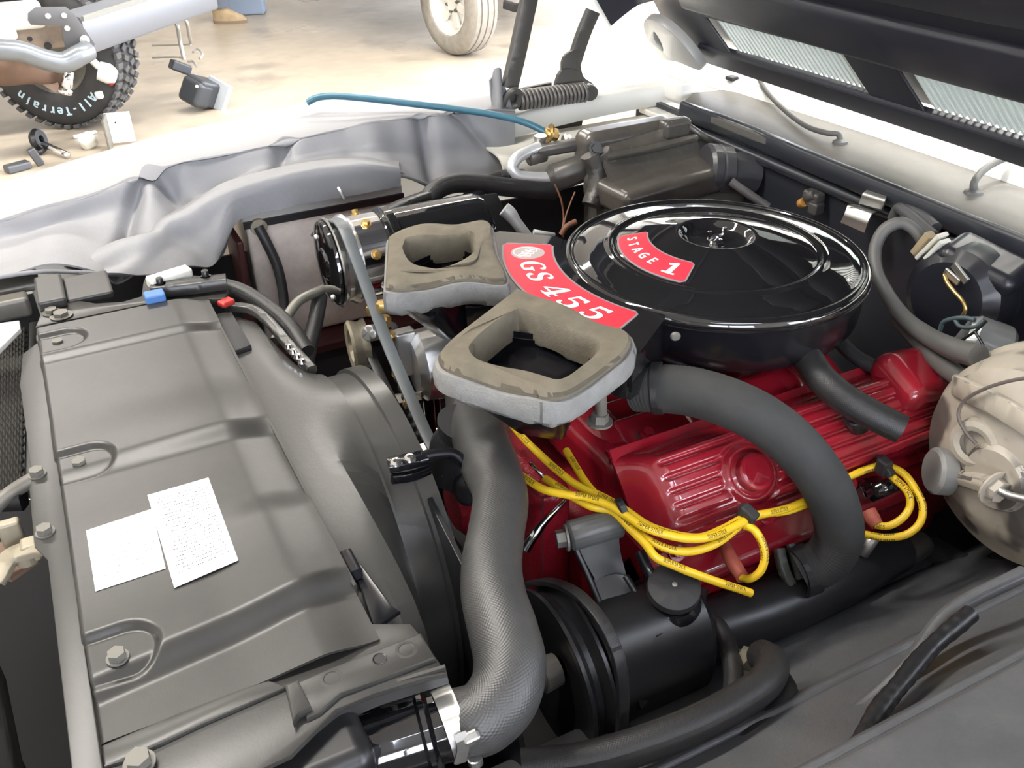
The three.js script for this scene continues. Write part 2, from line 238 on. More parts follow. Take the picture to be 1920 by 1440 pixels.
{
  const mTube = new THREE.MeshStandardMaterial({ color: 0xffffff, emissive: new THREE.Color(TUBE_COLOR), emissiveIntensity: 6, roughness: 0.4 });
  let li = 0; const LIGHT_PLACE = ['above the covered passenger fender', 'above the raised hood', 'beside the wide rear door opening', 'above the driver side of the car roof', 'close to the first near wall window', 'close to the second near wall window', 'above the off-road vehicle', 'above the pickup truck'];
  const mHouse = M(L3(0.75, 0.75, 0.74), 0.4);
  for (const [x, z, len, s, tint = TUBE_COLOR] of TUBES) {
    const t = thing('unseen_ceiling_light', 'unseen twin-tube ceiling light ' + LIGHT_PLACE[li++], 'light', 'unseen ceiling lights of the workshop');
    mk('housing', box(x, CEIL - 0.04, z, len, 0.08, 0.26, 0.01), mHouse, t);
    for (const d of [-0.07, 0.07]) mk('tube', rod([x - len / 2 + 0.05, CEIL - 0.1, z + d], [x + len / 2 - 0.05, CEIL - 0.1, z + d], 0.018), mTube, t);
    settle(t);
    const l = new THREE.RectAreaLight(tint, s, len, 0.24); l.position.set(x, CEIL - 0.125, z); l.lookAt(x, 0, z); scene.add(l);
  }
}

// ================= car body around the engine bay =================
{ // passenger side fender: white crown, inner rail and drip flange
  const rows = []; const xs = [-1.0, -0.6, -0.3, 0.1, 0.4, 0.62];
  const yy = [0.925, 0.955, 0.975, 1.022, 1.034, 1.034];
  const prof = [[-0.98, -0.32], [-0.97, -0.12], [-0.93, -0.03], [-0.86, 0.0], [-0.76, -0.004], [-0.70, -0.012], [-0.685, -0.02], [-0.68, -0.05]];
  for (const [z, dy] of prof) rows.push(xs.map((x, i) => [x, yy[i] + dy, z + (x > 0.3 ? 0 : 0)]));
  const t = thing('fender', 'white passenger side fender rail half hidden under grey cover', 'fender');
  mk('fender_skin', sheet(rows, 0.004, 40, 40), mat.whitePaint, t);
  const ls = [-0.02, 0.2, 0.4, 0.6]; mk('inner_ledge', sheet([ls.map((x) => [x, 0.965, -0.685]), ls.map((x) => [x, 0.96, -0.6]), ls.map((x) => [x, 0.92, -0.575])], 0.004, 30, 16), mat.offWhite, t);
  for (const p of [[0.4387,0.96,-0.8606], [0.4519,0.985,-0.7067]]) mk('bolt', hexBolt(p, [0, 1, 0], 0.008, 0.008), mat.dull, t);
  settle(t);
}
// passenger inner fender apron (dark, below the rail)
single('inner_fender', sheet([[-0.9, -0.4, 0.1, 0.36].map((x) => [x, 0.86, -0.645]), [-0.9, -0.4, 0.1, 0.36].map((x) => [x, 0.72, -0.65]), [-0.9, -0.4, 0.1, 0.36].map((x) => [x, 0.45, -0.56])], 0.004, 20, 12), mat.blackDull, 'black inner fender panel behind the battery on the passenger side', 'panel');
{ // driver side inner fender: sloping wheelhouse with pressed beads
  const t = thing('inner_fender', 'dark grey sloping inner fender panel on the driver side below the brake booster', 'panel');
  const xs = [-0.75, -0.45, -0.25, -0.05, 0.15, 0.40];
  const row = (y, z, dy = 0) => xs.map((x) => [x, y + dy, z]);
  mk('wheelhouse_panel', sheet([row(0.50, 0.28), row(0.60, 0.31), row(0.66, 0.335), row(0.70, 0.40), row(0.735, 0.462), row(0.742, 0.475), row(0.775, 0.482), row(0.79, 0.50), row(0.83, 0.56), row(0.845, 0.585), row(0.88, 0.592), row(0.895, 0.615), row(0.92, 0.68), row(0.935, 0.74)], 0.004, 30, 130), mat.apron, t);
  mk('flange_bead', strap([[-0.5, 0.772, 0.478], [-0.2, 0.772, 0.478], [0.3, 0.772, 0.478]], rrect(0.016, 0.022, 0.004), [0, 0.7, 0.7]), mat.apron, t); mk('flange_bead', strap([[-0.5, 0.872, 0.588], [-0.2, 0.872, 0.588], [0.3, 0.872, 0.588]], rrect(0.018, 0.016, 0.005), [0, 0.7, 0.7]), mat.apron, t);
  mk('edge_bead', tube([[-0.327,0.8,0.5328],[-0.2222,0.8,0.526],[-0.1539,0.82,0.5191],[-0.0846,0.84,0.5018],[0.0026,0.86,0.51]], 0.008), mat.apron, t);
  settle(t);
}
{ // firewall
  const t = thing('firewall', 'black painted firewall panel behind the round air cleaner', 'panel');
  mk('firewall_panel', [box(0.385, 0.695, 0.0, 0.012, 0.59, 1.5)], mat.firewall, t);
  mk('upper_seam', tube([[0.376, 0.968, -0.56], [0.376, 0.968, 0.0], [0.376, 0.968, 0.6]], 0.010), mat.firewall, t);
  mk('cowl_lip', strap([[0.371, 1.0, -0.58], [0.378, 1.0, -0.42], [0.371, 1.0, -0.2], [0.368, 1.0, 0.1], [0.368, 1.0, 0.6]], rrect(0.016, 0.034, 0.006), [0, 1, 0]), mat.firewall, t);
  settle(t);
}
{ // cowl: grey panel, white base of the windscreen with its slots
  const t = thing('cowl', 'grey and white cowl panel between engine bay and open hood', 'cowl');
  mk('cowl_panel', slab([[0.368, -0.58], [0.43, -0.63], [0.50, -0.62], [0.53, -0.54], [0.535, 0.65], [0.368, 0.65]], 0.996, 1.014, 0.004), mat.cowl, t);
  const rows = [[0.525, 1.008], [0.55, 1.028], [0.63, 1.033], [0.77, 1.058], [0.86, 1.13]].map(([x, y]) => [-0.95, -0.6, -0.2, 0.2, 0.65].map((z) => [x + (z < -0.5 ? -0.02 : 0), y, z]));
  mk('windscreen_base', sheet(rows, 0.004, 24, 24), mat.whitePaint, t);
  mk('hinge_pocket', [box(0.375, 0.975, -0.65, 0.05, 0.012, 0.10, 0.004), box(0.43, 1.015, -0.68, 0.06, 0.05, 0.09, 0.012)], mat.whitePaint, t);
  for (const [p, w] of [[[0.5248,1.028,-0.6262], 0.022], [[0.6058,1.028,-0.0789], 0.05]]) mk('slot', box(p[0], p[1] + 0.004, p[2], 0.02, 0.008, w, 0.003), mat.blackDull, t);
  mk('clip', [box(...[0.593,1.033,-0.2583], 0.035, 0.012, 0.05, 0.004)], mat.zinc, t);
  settle(t);
}
// windscreen seen through the hood louvres
single('windscreen', sheet([[-0.75, 0, 0.75].map((z) => [0.87, 1.13, z]), [-0.70, 0, 0.70].map((z) => [1.15, 1.33, z]), [-0.62, 0, 0.62].map((z) => [1.5, 1.52, z])], 0.006, 12, 8), M(L3(0.5, 0.62, 0.58), 0.05, 0, { transmission: 0.6, thickness: 0 }), 'greenish windscreen glass behind the louvred hood', 'windscreen');

{ // hood, swung up on its rear hinges
  const t = thing('hood', 'raised hood with dark underside and rows of slatted vents along its rear edge', 'hood');
  const o = [0.462, 1.082, 0], e = [-0.572, 0.82, 0], n = [-0.82, -0.572, 0];           // e runs up the hood, n points out of its underside
  const H = (s, z, k = 0) => [o[0] + e[0] * s + n[0] * k, o[1] + e[1] * s + n[1] * k, z];
  const Z0 = -0.76, Z1 = 0.76, ZP = -0.775, LEN = 1.28;
  const pl = (poly, k0, k1, holes) => plate(poly.map(([s, z]) => [z, s]), H(0, 0, k1), [0, 0, 1], e, Math.abs(k1 - k0), 0.003, (holes || []).map((h) => h.map(([s, z]) => [z, s])));
  const wins = [[-0.565, -0.185], [-0.105, 0.275], [0.355, 0.60]], s0 = 0.034, s1 = 0.112;
  const wq = wins.map(([a, b]) => [[s0, a + 0.03], [s0, b], [s1, b - 0.03], [s1, a]]);
  // outer skin (white above) and inner panel, both cut by the vents
  mk('outer_skin', pl([[0.0, Z0], [0.0, Z1], [LEN, Z1 - 0.03], [LEN, Z0 + 0.03]], -0.045, -0.041, wq), mat.whitePaint, t);
  mk('inner_panel', pl([[0.0, Z0 + 0.03], [0.0, Z1 - 0.03], [LEN - 0.02, Z1 - 0.06], [LEN - 0.02, Z0 + 0.06]], -0.004, 0.0, wq), mat.hoodUnder, t);
  mk('rear_rim', strap([H(0.012, Z0 + 0.13, 0.002), H(0.012, Z1 - 0.03, 0.002)], rrect(0.05, 0.02, 0.008), n, { straight: true }), mat.hoodUnder, t);
  mk('cross_rib', [strap([H(0.175, Z0 + 0.16, 0.006), H(0.165, 0, 0.006), H(0.175, Z1 - 0.1, 0.006)], rrect(0.09, 0.028, 0.012), n), strap([H(0.31, Z0 + 0.2, 0.004), H(0.29, 0, 0.004), H(0.31, Z1 - 0.1, 0.004)], rrect(0.1, 0.03, 0.012), n)], mat.hoodUnder, t);
  mk('long_rib', [-0.33, 0.12, 0.42].map((z) => strap([H(0.33, z, 0.004), H(0.9, z * 0.8, 0.004), H(1.2, z * 0.7, 0.004)], rrect(0.09, 0.026, 0.012), n)), mat.hoodUnder, t);
  mk('side_rail', [Z0 + 0.035, Z1 - 0.035].map((z) => strap([H(0.16, z, -0.01), H(0.7, z, -0.01), H(1.25, z, -0.01)], rrect(0.06, 0.03, 0.012), n)), mat.hoodGrey, t);
  for (const sg of [-1, 1]) {                                         // rolled side edges
    const L = [0.115, 0.3, 0.7, 1.0, 1.25], R = (z, k) => L.map((s) => H(s, sg * z, k));
    mk('side_edge', sheet([R(0.735, 0.0), R(0.765, 0.02), R(0.775, 0.05), R(0.78, 0.085)], 0.004, 20, 16), mat.hoodUnder, t);
    mk('edge_trim', tube(L.map((s) => H(s, sg * 0.784, 0.087)), 0.006), mat.whitePaint, t);
  }
  // rounded grey hinge pad at the passenger corner
  const pad = smoothLoop([[0.0, ZP + 0.03], [0.004, ZP + 0.09], [0.006, ZP + 0.17], [0.07, ZP + 0.15], [0.105, ZP + 0.10], [0.10, ZP + 0.045], [0.05, ZP + 0.015]], 40);
  const padM = mk('hinge_pad', pl(pad, 0.0, 0.02, [smoothLoop([[0.025, ZP + 0.055], [0.05, ZP + 0.045], [0.075, ZP + 0.062], [0.05, ZP + 0.066]], 16)]), mat.hoodGrey, t);
  mk('pad_bulge', pl(smoothLoop([[0.012, ZP + 0.075], [0.016, ZP + 0.145], [0.06, ZP + 0.13], [0.085, ZP + 0.10], [0.065, ZP + 0.07]], 30), 0.02, 0.027), mat.hoodGrey, padM);
  for (const [a, b] of wins) for (let z = a + 0.012; z < b - 0.006; z += 0.0125) {
    const p = strap([H(s0 - 0.004, z + 0.024, -0.022), H(s1 + 0.004, z - 0.006, -0.022)], rect(0.0035, 0.03), [-0.82, -0.572, 0.25], { straight: true }); mk('vent_slat', p, mat.louver, t);
  }
  mk('rim_seal', strap([H(-0.004, Z0 + 0.16, 0), H(-0.004, 0, 0), H(-0.004, Z1 - 0.04, 0)], rrect(0.018, 0.016, 0.005), n), mat.rubber, t);
  settle(t);
}
{ // hood hinge with its coil spring
  const t = thing('hood_hinge', 'dark grey hood hinge with thick coil spring on the passenger fender', 'linkage');
  const bar = (pts, w, d, nm) => mk(nm, strap(pts, rrect(w, d, 0.003), [0, 0, 1]), mat.gunDark ?? (mat.gunDark = M(L3(0.09, 0.085, 0.078), 0.42, 0.3)), t);
  bar([[0.0535,1.0565,-0.7],[0.0741,1.1057,-0.71],[0.0966,1.1784,-0.715],[0.1136,1.2409,-0.715]], 0.032, 0.016, 'front_arm');
  bar([[0.1868,1.0412,-0.715],[0.2017,1.0801,-0.715],[0.224,1.1372,-0.715],[0.24,1.1751,-0.71]], 0.03, 0.012, 'rear_arm');
  mk('rear_gusset', plate(smoothLoop([[0, 0], [0.09, 0.01], [0.085, 0.03], [0.06, 0.05], [0.045, 0.10], [0.015, 0.09], [0.012, 0.04]], 28), add([0.1604,1.0364,-0.715], [0, -0.03, 0]), [1, 0, 0], [0, 1, 0], 0.008), mat.gunDark, t);
  mk('bracket', [plate(smoothLoop([[0.0, 0], [0.05, 0], [0.06, 0.05], [0.05, 0.12], [0.01, 0.13], [-0.01, 0.07]], 24), [0.1614,0.9444,-0.715], [1, 0, 0], [0, 1, 0], 0.01), plate([[0, 0], [0.1, 0.01], [0.1, 0.035], [0, 0.03]], [0.0489,1.0185,-0.715], [1, 0, 0], [0, 1, 0], 0.01)], mat.gunDark, t);
  mk('hook', tube([[0.0308,1.0219,-0.69],[0.0401,1.0467,-0.685],[0.0512,1.0562,-0.68],[0.0658,1.0494,-0.68],[0.0647,1.0285,-0.685],[0.0535,1.0238,-0.69]], 0.0065), mat.gunDark, t);
  const a = v3([0.0674,1.034,-0.69]), b = v3([0.2161,1.0305,-0.69]), ax = b.clone().sub(a), len = ax.length(); ax.normalize(); const q = new THREE.Quaternion().setFromUnitVectors(new THREE.Vector3(1, 0, 0), ax), pts = [];
  const turns = 17; for (let i = 0; i <= turns * 12; i++) { const k = i / (turns * 12), an = k * turns * 2 * Math.PI; const p = new THREE.Vector3(k * len, Math.cos(an) * 0.0165, Math.sin(an) * 0.0165).applyQuaternion(q).add(a); pts.push([p.x, p.y, p.z]); }
  mk('spring', tube(pts, 0.0037, { seg: turns * 14, sides: 8 }), mat.gunSpring ?? (mat.gunSpring = M(L3(0.16, 0.15, 0.14), 0.4, 0.4)), t);
  mk('spring_eye', [lathe([[0, 0], [0.014, 0], [0.016, 0.003], [0.016, 0.02], [0.014, 0.024], [0, 0.024]], [0.2252,1.0281,-0.705], [0, 0, 1], 20)], mat.gunDark, t);
  settle(t);
}

// thin printed label: four corners in order, uv 0..1 on its face
function label4(c, th) {
  const P = [], U = [], up = v3(c[1]).sub(v3(c[0])).cross(v3(c[3]).sub(v3(c[0]))).normalize().multiplyScalar(th), lo = c.map(v3), hi = lo.map((p) => p.clone().add(up)), uv = [[0, 0], [1, 0], [1, 1], [0, 1]];
  const t = (a, b, d, ua, ub, ud) => { for (const q of [a, b, d]) P.push(q.x, q.y, q.z); U.push(...ua, ...ub, ...ud); };
  t(hi[0], hi[1], hi[2], uv[0], uv[1], uv[2]); t(hi[0], hi[2], hi[3], uv[0], uv[2], uv[3]); t(lo[0], lo[2], lo[1], [0, 0], [0, 0], [0, 0]); t(lo[0], lo[3], lo[2], [0, 0], [0, 0], [0, 0]);
  for (let i = 0; i < 4; i++) { const j = (i + 1) % 4; t(lo[i], lo[j], hi[j], [0, 0], [0, 0], [0, 0]); t(lo[i], hi[j], hi[i], [0, 0], [0, 0], [0, 0]); }
  const g = new THREE.BufferGeometry(); g.setAttribute('position', new THREE.Float32BufferAttribute(P, 3)); g.setAttribute('uv', new THREE.Float32BufferAttribute(U, 2)); g.computeVertexNormals(); return g;
}
function canvasTex(w, h, draw) { const c = document.createElement('canvas'); c.width = w; c.height = h; draw(c.getContext('2d'), w, h); const t = new THREE.CanvasTexture(c); t.colorSpace = THREE.SRGBColorSpace; t.anisotropy = 8; return t; }

// ================= radiator cover, flange, bolts, labels =================
const coverY = (x, z) => {
  let y = 0.950;
  const rear = sstep(-0.655, -0.61, x);
  y += 0.006 * (1 - sstep(-0.232, -0.213, z));                                   // first strip stands proud
  y += 0.005 * sstep(-0.10, 0.004, z) * (1 - sstep(0.012, 0.045, z)) * (0.5 + 0.5 * sstep(-0.80, -0.66, x));
  y -= 0.004 * sstep(0.012, 0.045, z);
  y += 0.006 * sstep(0.14, 0.19, z) * sstep(-0.72, -0.63, x) + 0.004 * sstep(0.10, 0.26, z);
  y -= 0.014 * sstep(0.300, 0.328, z + 0.1 * (x + 0.82));
  y -= 0.007 * rear;
  for (const bz of [-0.262, 0.012, 0.288]) {                                     // bolt pockets open to the front
    const dx = Math.max(0, x + 0.79), d = Math.hypot(dx, (z - bz) * 1.05); y -= 0.006 * (1 - sstep(0.022, 0.030, d));
  }
  y -= 0.010 * (1 - sstep(-0.8195, -0.8165, x)) ;
  return y;
};
{
  const t = thing('radiator_cover', 'dark grey pressed radiator cover panel carrying two white stickers', 'panel');
  const G = [], nu = 120, nv = 300; for (let j = 0; j <= nv; j++) { const z = lerp(0.362, -0.306, j / nv), l = []; for (let i = 0; i <= nu; i++) { const x = lerp(-0.8205, -0.607 + 0.004 * Math.max(0, z), i / nu); l.push([x, coverY(x, z), z]); } G.push(l); }
  mk('panel', shell(G, 0.0024), mat.satin, t);
  mk('rear_drop', strap([[-0.608, 0.934, -0.30], [-0.607, 0.936, 0.0], [-0.605, 0.932, 0.30]], rect(0.003, 0.020), [0, 1, 0]), mat.satin, t);
  const fl = [[-0.8195, -0.30], [-0.8395, -0.275], [-0.846, -0.20], [-0.8435, 0.0], [-0.847, 0.02], [-0.8475, 0.115], [-0.838, 0.14], [-0.838, 0.50], [-0.8185, 0.50]];
  mk('front_flange', slab(fl, 0.9385, 0.9415, 0.0008), mat.satin, t);
  for (const p of [[-0.7975,0.9465,-0.2676], [-0.7984,0.944,0.0084], [-0.7961,0.946,0.2934]]) mk('bolt', hexBolt(p, [0, 1, 0], 0.0072, 0.006, 1.22), mat.boltGrey, t);
  for (const p of [[-0.8385,0.9415,0.0002], [-0.8374,0.9415,0.1]]) mk('bolt', hexBolt(p, [0, 1, 0], 0.0072, 0.006, 1.22), mat.boltGrey, t);
  // stickers with faint unreadable print
  const print = (s, n) => canvasTex(512, 512, (g, w, h) => { g.fillStyle = '#e2e2df'; g.fillRect(0, 0, w, h); g.fillStyle = '#18181c'; let q = s; const r = () => { q = (q * 1103515245 + 12345) & 0x7fffffff; return q / 0x7fffffff; }; for (let i = 0; i < n; i++) { const y = 40 + i * (430 / n); let x = 40 + r() * 60; while (x < 470) { const l = 4 + r() * 14; if (r() > 0.45) g.fillRect(x, y, l, 4); x += l + 6; } } });
  const A = [[-0.8026,0.9545,0.1237],[-0.7438,0.9545,0.1199],[-0.7458,0.9545,0.213],[-0.8031,0.9545,0.2138]], B = [[-0.7445,0.956,0.0972],[-0.6866,0.956,0.097],[-0.6878,0.956,0.2359],[-0.7433,0.956,0.2423]];
  const up = (c, k) => c.map((p) => [p[0], coverY(p[0], p[2]) + k, p[2]]);
  mk('sticker', label4(up(A, 0.0016).reverse(), 0.0004), M(0xffffff, 0.45, 0, { map: print(3, 9) }), t, true);
  mk('sticker', label4(up(B, 0.0022).reverse(), 0.0004), M(0xffffff, 0.45, 0, { map: print(11, 22) }), t, true);
  settle(t);
}
{ // upper tie bar on the driver side, stepped over the radiator neck
  const t = thing('radiator_support', 'grey stepped tie bar with dimples over the radiator neck', 'bracket');
  const P2 = (l) => l.map((p) => [p[0], p[2]]);
  mk('bar', slab(P2([[-0.8187,0.935,0.3378],[-0.7733,0.935,0.3361],[-0.712,0.935,0.3336],[-0.6647,0.935,0.3339],[-0.6216,0.935,0.3327],[-0.5766,0.935,0.3565],[-0.573,0.935,0.3823],[-0.5708,0.935,0.4181],[-0.5864,0.935,0.4145],[-0.6282,0.935,0.4096],[-0.658,0.935,0.4105],[-0.6776,0.935,0.4213],[-0.6987,0.935,0.4329],[-0.7276,0.935,0.4345],[-0.7792,0.935,0.4393],[-0.818,0.935,0.4362]]), 0.929, 0.9345, 0.0015), mat.satin, t);
  mk('raised_step', slab(P2([[-0.6826,0.936,0.3752],[-0.6503,0.936,0.3736],[-0.5739,0.936,0.3733],[-0.5735,0.936,0.4034],[-0.6168,0.936,0.4024],[-0.6508,0.936,0.4015],[-0.6701,0.936,0.4104],[-0.6805,0.936,0.4112]]), 0.933, 0.9385, 0.0018), mat.satin, t);
  mk('front_step', slab(P2([[-0.8182,0.936,0.3636],[-0.7654,0.936,0.3603],[-0.6973,0.936,0.36],[-0.6847,0.936,0.3752],[-0.7496,0.936,0.3791],[-0.8063,0.936,0.3846],[-0.8186,0.936,0.3829]]), 0.933, 0.9375, 0.0016), mat.satin, t);
  mk('lip', strap([[-0.5692,0.928,0.4134],[-0.6021,0.925,0.4073],[-0.6314,0.922,0.4028],[-0.6535,0.918,0.4032],[-0.6731,0.913,0.4102],[-0.6922,0.908,0.4169],[-0.7257,0.902,0.4196]], rect(0.003, 0.02), [0, 1, 0]), mat.satin, t);
  mk('tab', slab(P2([[-0.6869,0.94,0.3778],[-0.6764,0.94,0.3776],[-0.6745,0.94,0.4063],[-0.6853,0.94,0.4086],[-0.6906,0.94,0.4136]]), 0.936, 0.944, 0.002), mat.satin, t);
  for (const p of [[-0.6525,0.9385,0.3842], [-0.591,0.9385,0.3844]]) mk('dimple', lathe([[0, -0.002], [0.004, -0.0015], [0.0065, 0.0004], [0.009, 0]], p, [0, 1, 0], 20), mat.satin, t);
  mk('hole_plug', lathe([[0, 0], [0.0045, 0], [0.0055, 0.0006], [0.0058, 0]], [-0.6131,0.9386,0.3833], [0, 1, 0], 18), mat.black, t);
  mk('bolt', hexBolt([-0.7955,0.9375,0.3924], [0, 1, 0], 0.009, 0.007, 1.25), mat.boltGrey, t);
  settle(t);
}
{ // passenger end of the support with studs, blue clip and pale stop
  const t = thing('support_bracket', 'grey support bracket with studs and small blue clip beside grey cover', 'bracket');
  const P2 = (l) => l.map((p) => [p[0], p[2]]);
  mk('plate', slab(P2([[-0.8206,0.947,-0.3344],[-0.8129,0.947,-0.3671],[-0.8182,0.947,-0.4511],[-0.775,0.947,-0.476],[-0.7742,0.947,-0.399],[-0.7433,0.947,-0.3675],[-0.7106,0.947,-0.355],[-0.6857,0.947,-0.3596],[-0.6775,0.947,-0.4025],[-0.668,0.947,-0.4331],[-0.5753,0.947,-0.3699],[-0.5768,0.947,-0.3183],[-0.5873,0.947,-0.2964],[-0.6457,0.947,-0.3248],[-0.6793,0.947,-0.3324]]), 0.938, 0.947, 0.002), mat.satin, t);
  mk('upstand', [box(...[-0.7949,0.953,-0.4188], 0.035, 0.016, 0.09, 0.004), box(...[-0.7481,0.945,-0.4267], 0.06, 0.012, 0.08, 0.004)], mat.satin, t);
  mk('bar', strap([[-0.6715,0.958,-0.3451],[-0.6277,0.958,-0.334],[-0.5757,0.958,-0.3243]], rrect(0.022, 0.018, 0.004), [0, 1, 0]), mat.satin, t);
  for (const p of [[-0.6593,0.962,-0.3421], [-0.6001,0.962,-0.336]]) mk('stud', [rod(p, add(p, [0, 0.014, 0]), 0.0045), lathe([[0, 0], [0.0075, 0], [0.0075, 0.005], [0, 0.005]], p, [0, 1, 0], 16)], mat.black, t);
  for (const [a, b] of [[[-0.7986,0.948,-0.3639], 0.008], [[-0.788,0.948,-0.3478], 0.01]]) mk('nut', hexBolt(a, [0, 1, 0], b, 0.005), mat.boltGrey, t);
  mk('clip', box(...[-0.6716,0.962,-0.316], 0.026, 0.012, 0.022, 0.003), mat.blue, t);
  mk('stop', box(...[-0.6443,0.965,-0.3609], 0.06, 0.016, 0.022, 0.004, [0, 0.25, 0]), mat.offWhite, t);
  settle(t);
}
single('radiator', [box(-0.715, 0.66, 0.05, 0.15, 0.52, 0.80, 0.015), ...Array.from({ length: 12 }, (_, i) => box(-0.637, 0.46 + i * 0.036, 0.05, 0.006, 0.003, 0.7))], mat.black, 'black radiator core standing under the grey cover panel', 'radiator');
// ================= fan shroud =================
{
  const t = thing('fan_shroud', 'smooth dark grey fan shroud with round hump behind the radiator cover', 'shroud');
  const cy = 0.695, cz = -0.013, R = 0.23, ring = (x, f, r) => { const o = []; const n = 96; for (let i = 0; i < n; i++) { const a = i / n * 2 * Math.PI, c = Math.cos(a), s = Math.sin(a); const w = 0.325 + (c > 0 ? 0.05 : -0.0), h = 0.232; const e = 8; const q = Math.pow(Math.pow(Math.abs(c) / w, e) + Math.pow(Math.abs(s) / h, e), -1 / e); const rad = lerp(q, r, f); o.push([x, cy + s * rad, cz + c * rad]); } return o; };
  mk('body', loft([ring(-0.615, 0, R), ring(-0.575, 0.0, R), ring(-0.555, 0.10, R + 0.002), ring(-0.53, 0.72, R + 0.002), ring(-0.516, 1, R + 0.002), ring(-0.513, 1, R + 0.002), ring(-0.5115, 1, R - 0.005), ring(-0.482, 1, R - 0.005), ring(-0.4805, 1, R), ring(-0.46, 1, R), ring(-0.46, 1, R - 0.006), ring(-0.60, 1, R - 0.008)], [false, false], 0.55), mat.shroud, t);
  mk('side_panel', [plate([[0.02, 0], [0.19, -0.05], [0.30, -0.34], [0.02, -0.34]], [-0.47, 0.872, 0.12], [0, 0, 1], [0, 1, 0], 0.006)], mat.black, t);
  mk('top_lip', strap([[-0.5834,0.925,-0.3159],[-0.5556,0.924,-0.2938],[-0.5426,0.92,-0.2597],[-0.533,0.915,-0.1895],[-0.5233,0.912,-0.115]], rrect(0.014, 0.012, 0.004), [0, 1, 0]), mat.shroud, t);
  for (let i = 0; i < 4; i++) mk('rivet', lathe([[0, 0.006], [0.0035, 0.005], [0.005, 0]], lerp3([-0.5385,0.925,-0.1616], [-0.5329,0.922,-0.1219], i / 3), [0, 1, 0], 12), mat.chrome, t);
  // dark foam strip at the passenger end and retaining hook at the other
  mk('foam_strip', slab([[-0.6047,0.937,-0.2834],[-0.5832,0.937,-0.284],[-0.5814,0.937,-0.1765],[-0.6057,0.937,-0.1698]].map((p) => [p[0], p[2]]), 0.925, 0.934, 0.002), mat.blackDull, t);
  mk('red_tag', box(...[-0.5864,0.944,-0.2899], 0.02, 0.008, 0.016, 0.003, [0, 0.4, 0]), mat.redPlastic, t);
  mk('hook', [slab([[-0.6005,0.93,0.2451],[-0.5895,0.93,0.2429],[-0.5808,0.93,0.323],[-0.5769,0.93,0.332],[-0.6042,0.93,0.3413],[-0.5979,0.93,0.285]].map((p) => [p[0], p[2]]), 0.922, 0.927, 0.0015), strap([[-0.598,0.934,0.2513],[-0.5979,0.934,0.2807]], rrect(0.012, 0.012, 0.003), [0, 1, 0])], mat.glossSide, t);
  settle(t);
}
{ // hose bracket on the shroud ring
  const t = thing('hose_bracket', 'black bracket with two cross screws reaching from shroud to hose', 'bracket');
  mk('block', strap([[-0.5119,0.922,0.1281],[-0.4941,0.922,0.1313],[-0.472,0.918,0.1286]], rrect(0.02, 0.010, 0.003), [0, 1, 0]), mat.glossSide, t);
  mk('arm', tube([[-0.4745,0.918,0.1273],[-0.4567,0.917,0.1288],[-0.4395,0.913,0.1319],[-0.4295,0.9,0.1394],[-0.4274,0.88,0.1466]], 0.0065), mat.glossSide, t);
  mk('foot', strap([[-0.5115,0.908,0.1346],[-0.488,0.904,0.1352],[-0.4668,0.9,0.128]], rrect(0.008, 0.012, 0.003), [0, 1, 0]), mat.glossSide, t);
  for (const p of [[-0.5056,0.928,0.1363], [-0.4897,0.927,0.1349]]) { const s = mk('screw', lathe([[0, 0.0035], [0.003, 0.0034], [0.006, 0.002], [0.0068, 0]], p, [0, 1, 0.1], 20), mat.chrome, t); mk('slot', [box(p[0], p[1] + 0.0035, p[2], 0.006, 0.0008, 0.0012), box(p[0], p[1] + 0.0035, p[2], 0.0012, 0.0008, 0.006)], mat.blackDull, s); }
  settle(t);
}
// ================= nose: condenser mesh, latch, black sheets for the shaded cavity =================
{
  const t = thing('condenser', 'dark diamond mesh grille standing in front of the radiator', 'grille');
  const [A, B, D, E] = [[-0.9364,0.84,-0.6255],[-0.8473,0.84,-0.5613],[-0.9184,0.9,-0.0619],[-0.861,0.9,-0.0362]], S = (u, v) => lerp3(lerp3(A, B, u), lerp3(D, E, u), v), pos = [];
  const nn = v3(B).sub(v3(A)).cross(v3(D).sub(v3(A))).normalize(); if (nn.y < 0) nn.negate();
  const NU = 11, NV = 24, hu = 0.46 / NU, hv = 0.46 / NV;
  for (let j = 0; j < NV * 2; j++) for (let i = 0; i < NU; i++) {          // small raised diamonds in staggered rows
    const u = (i + (j % 2 ? 1 : 0.5)) / NU, v = (j + 0.5) / (2 * NV); if (u + hu > 1) continue;
    const top = add(S(u, v), nn.toArray(), 0.007), c = [S(u - hu, v), S(u, v - hv), S(u + hu, v), S(u, v + hv)];
    for (let k = 0; k < 4; k++) pos.push(...c[k], ...c[(k + 1) % 4], ...top);
  }
  const pg = new THREE.BufferGeometry(); pg.setAttribute('position', new THREE.Float32BufferAttribute(pos, 3)); pg.computeVertexNormals();
  const g = mk('diamond_mesh', pg, M(L3(0.075, 0.072, 0.066), 0.5), t); g.userData.kind = 'stuff';
  mk('core', sheet([[A, B], [D, E]].map((r) => r.map((p) => add(p, nn.toArray(), -0.008))), 0.012, 2, 2), mat.blackDull, t);
  mk('frame', [strap([add(B, [0.012, 0, 0]), add(E, [0.012, 0, 0])], rrect(0.018, 0.02, 0.004), nn.toArray(), { straight: true }), strap([add(D, [0, 0, 0.012]), add(E, [0, 0, 0.012])], rrect(0.018, 0.02, 0.004), nn.toArray(), { straight: true })], mat.black, t);
  settle(t);
}
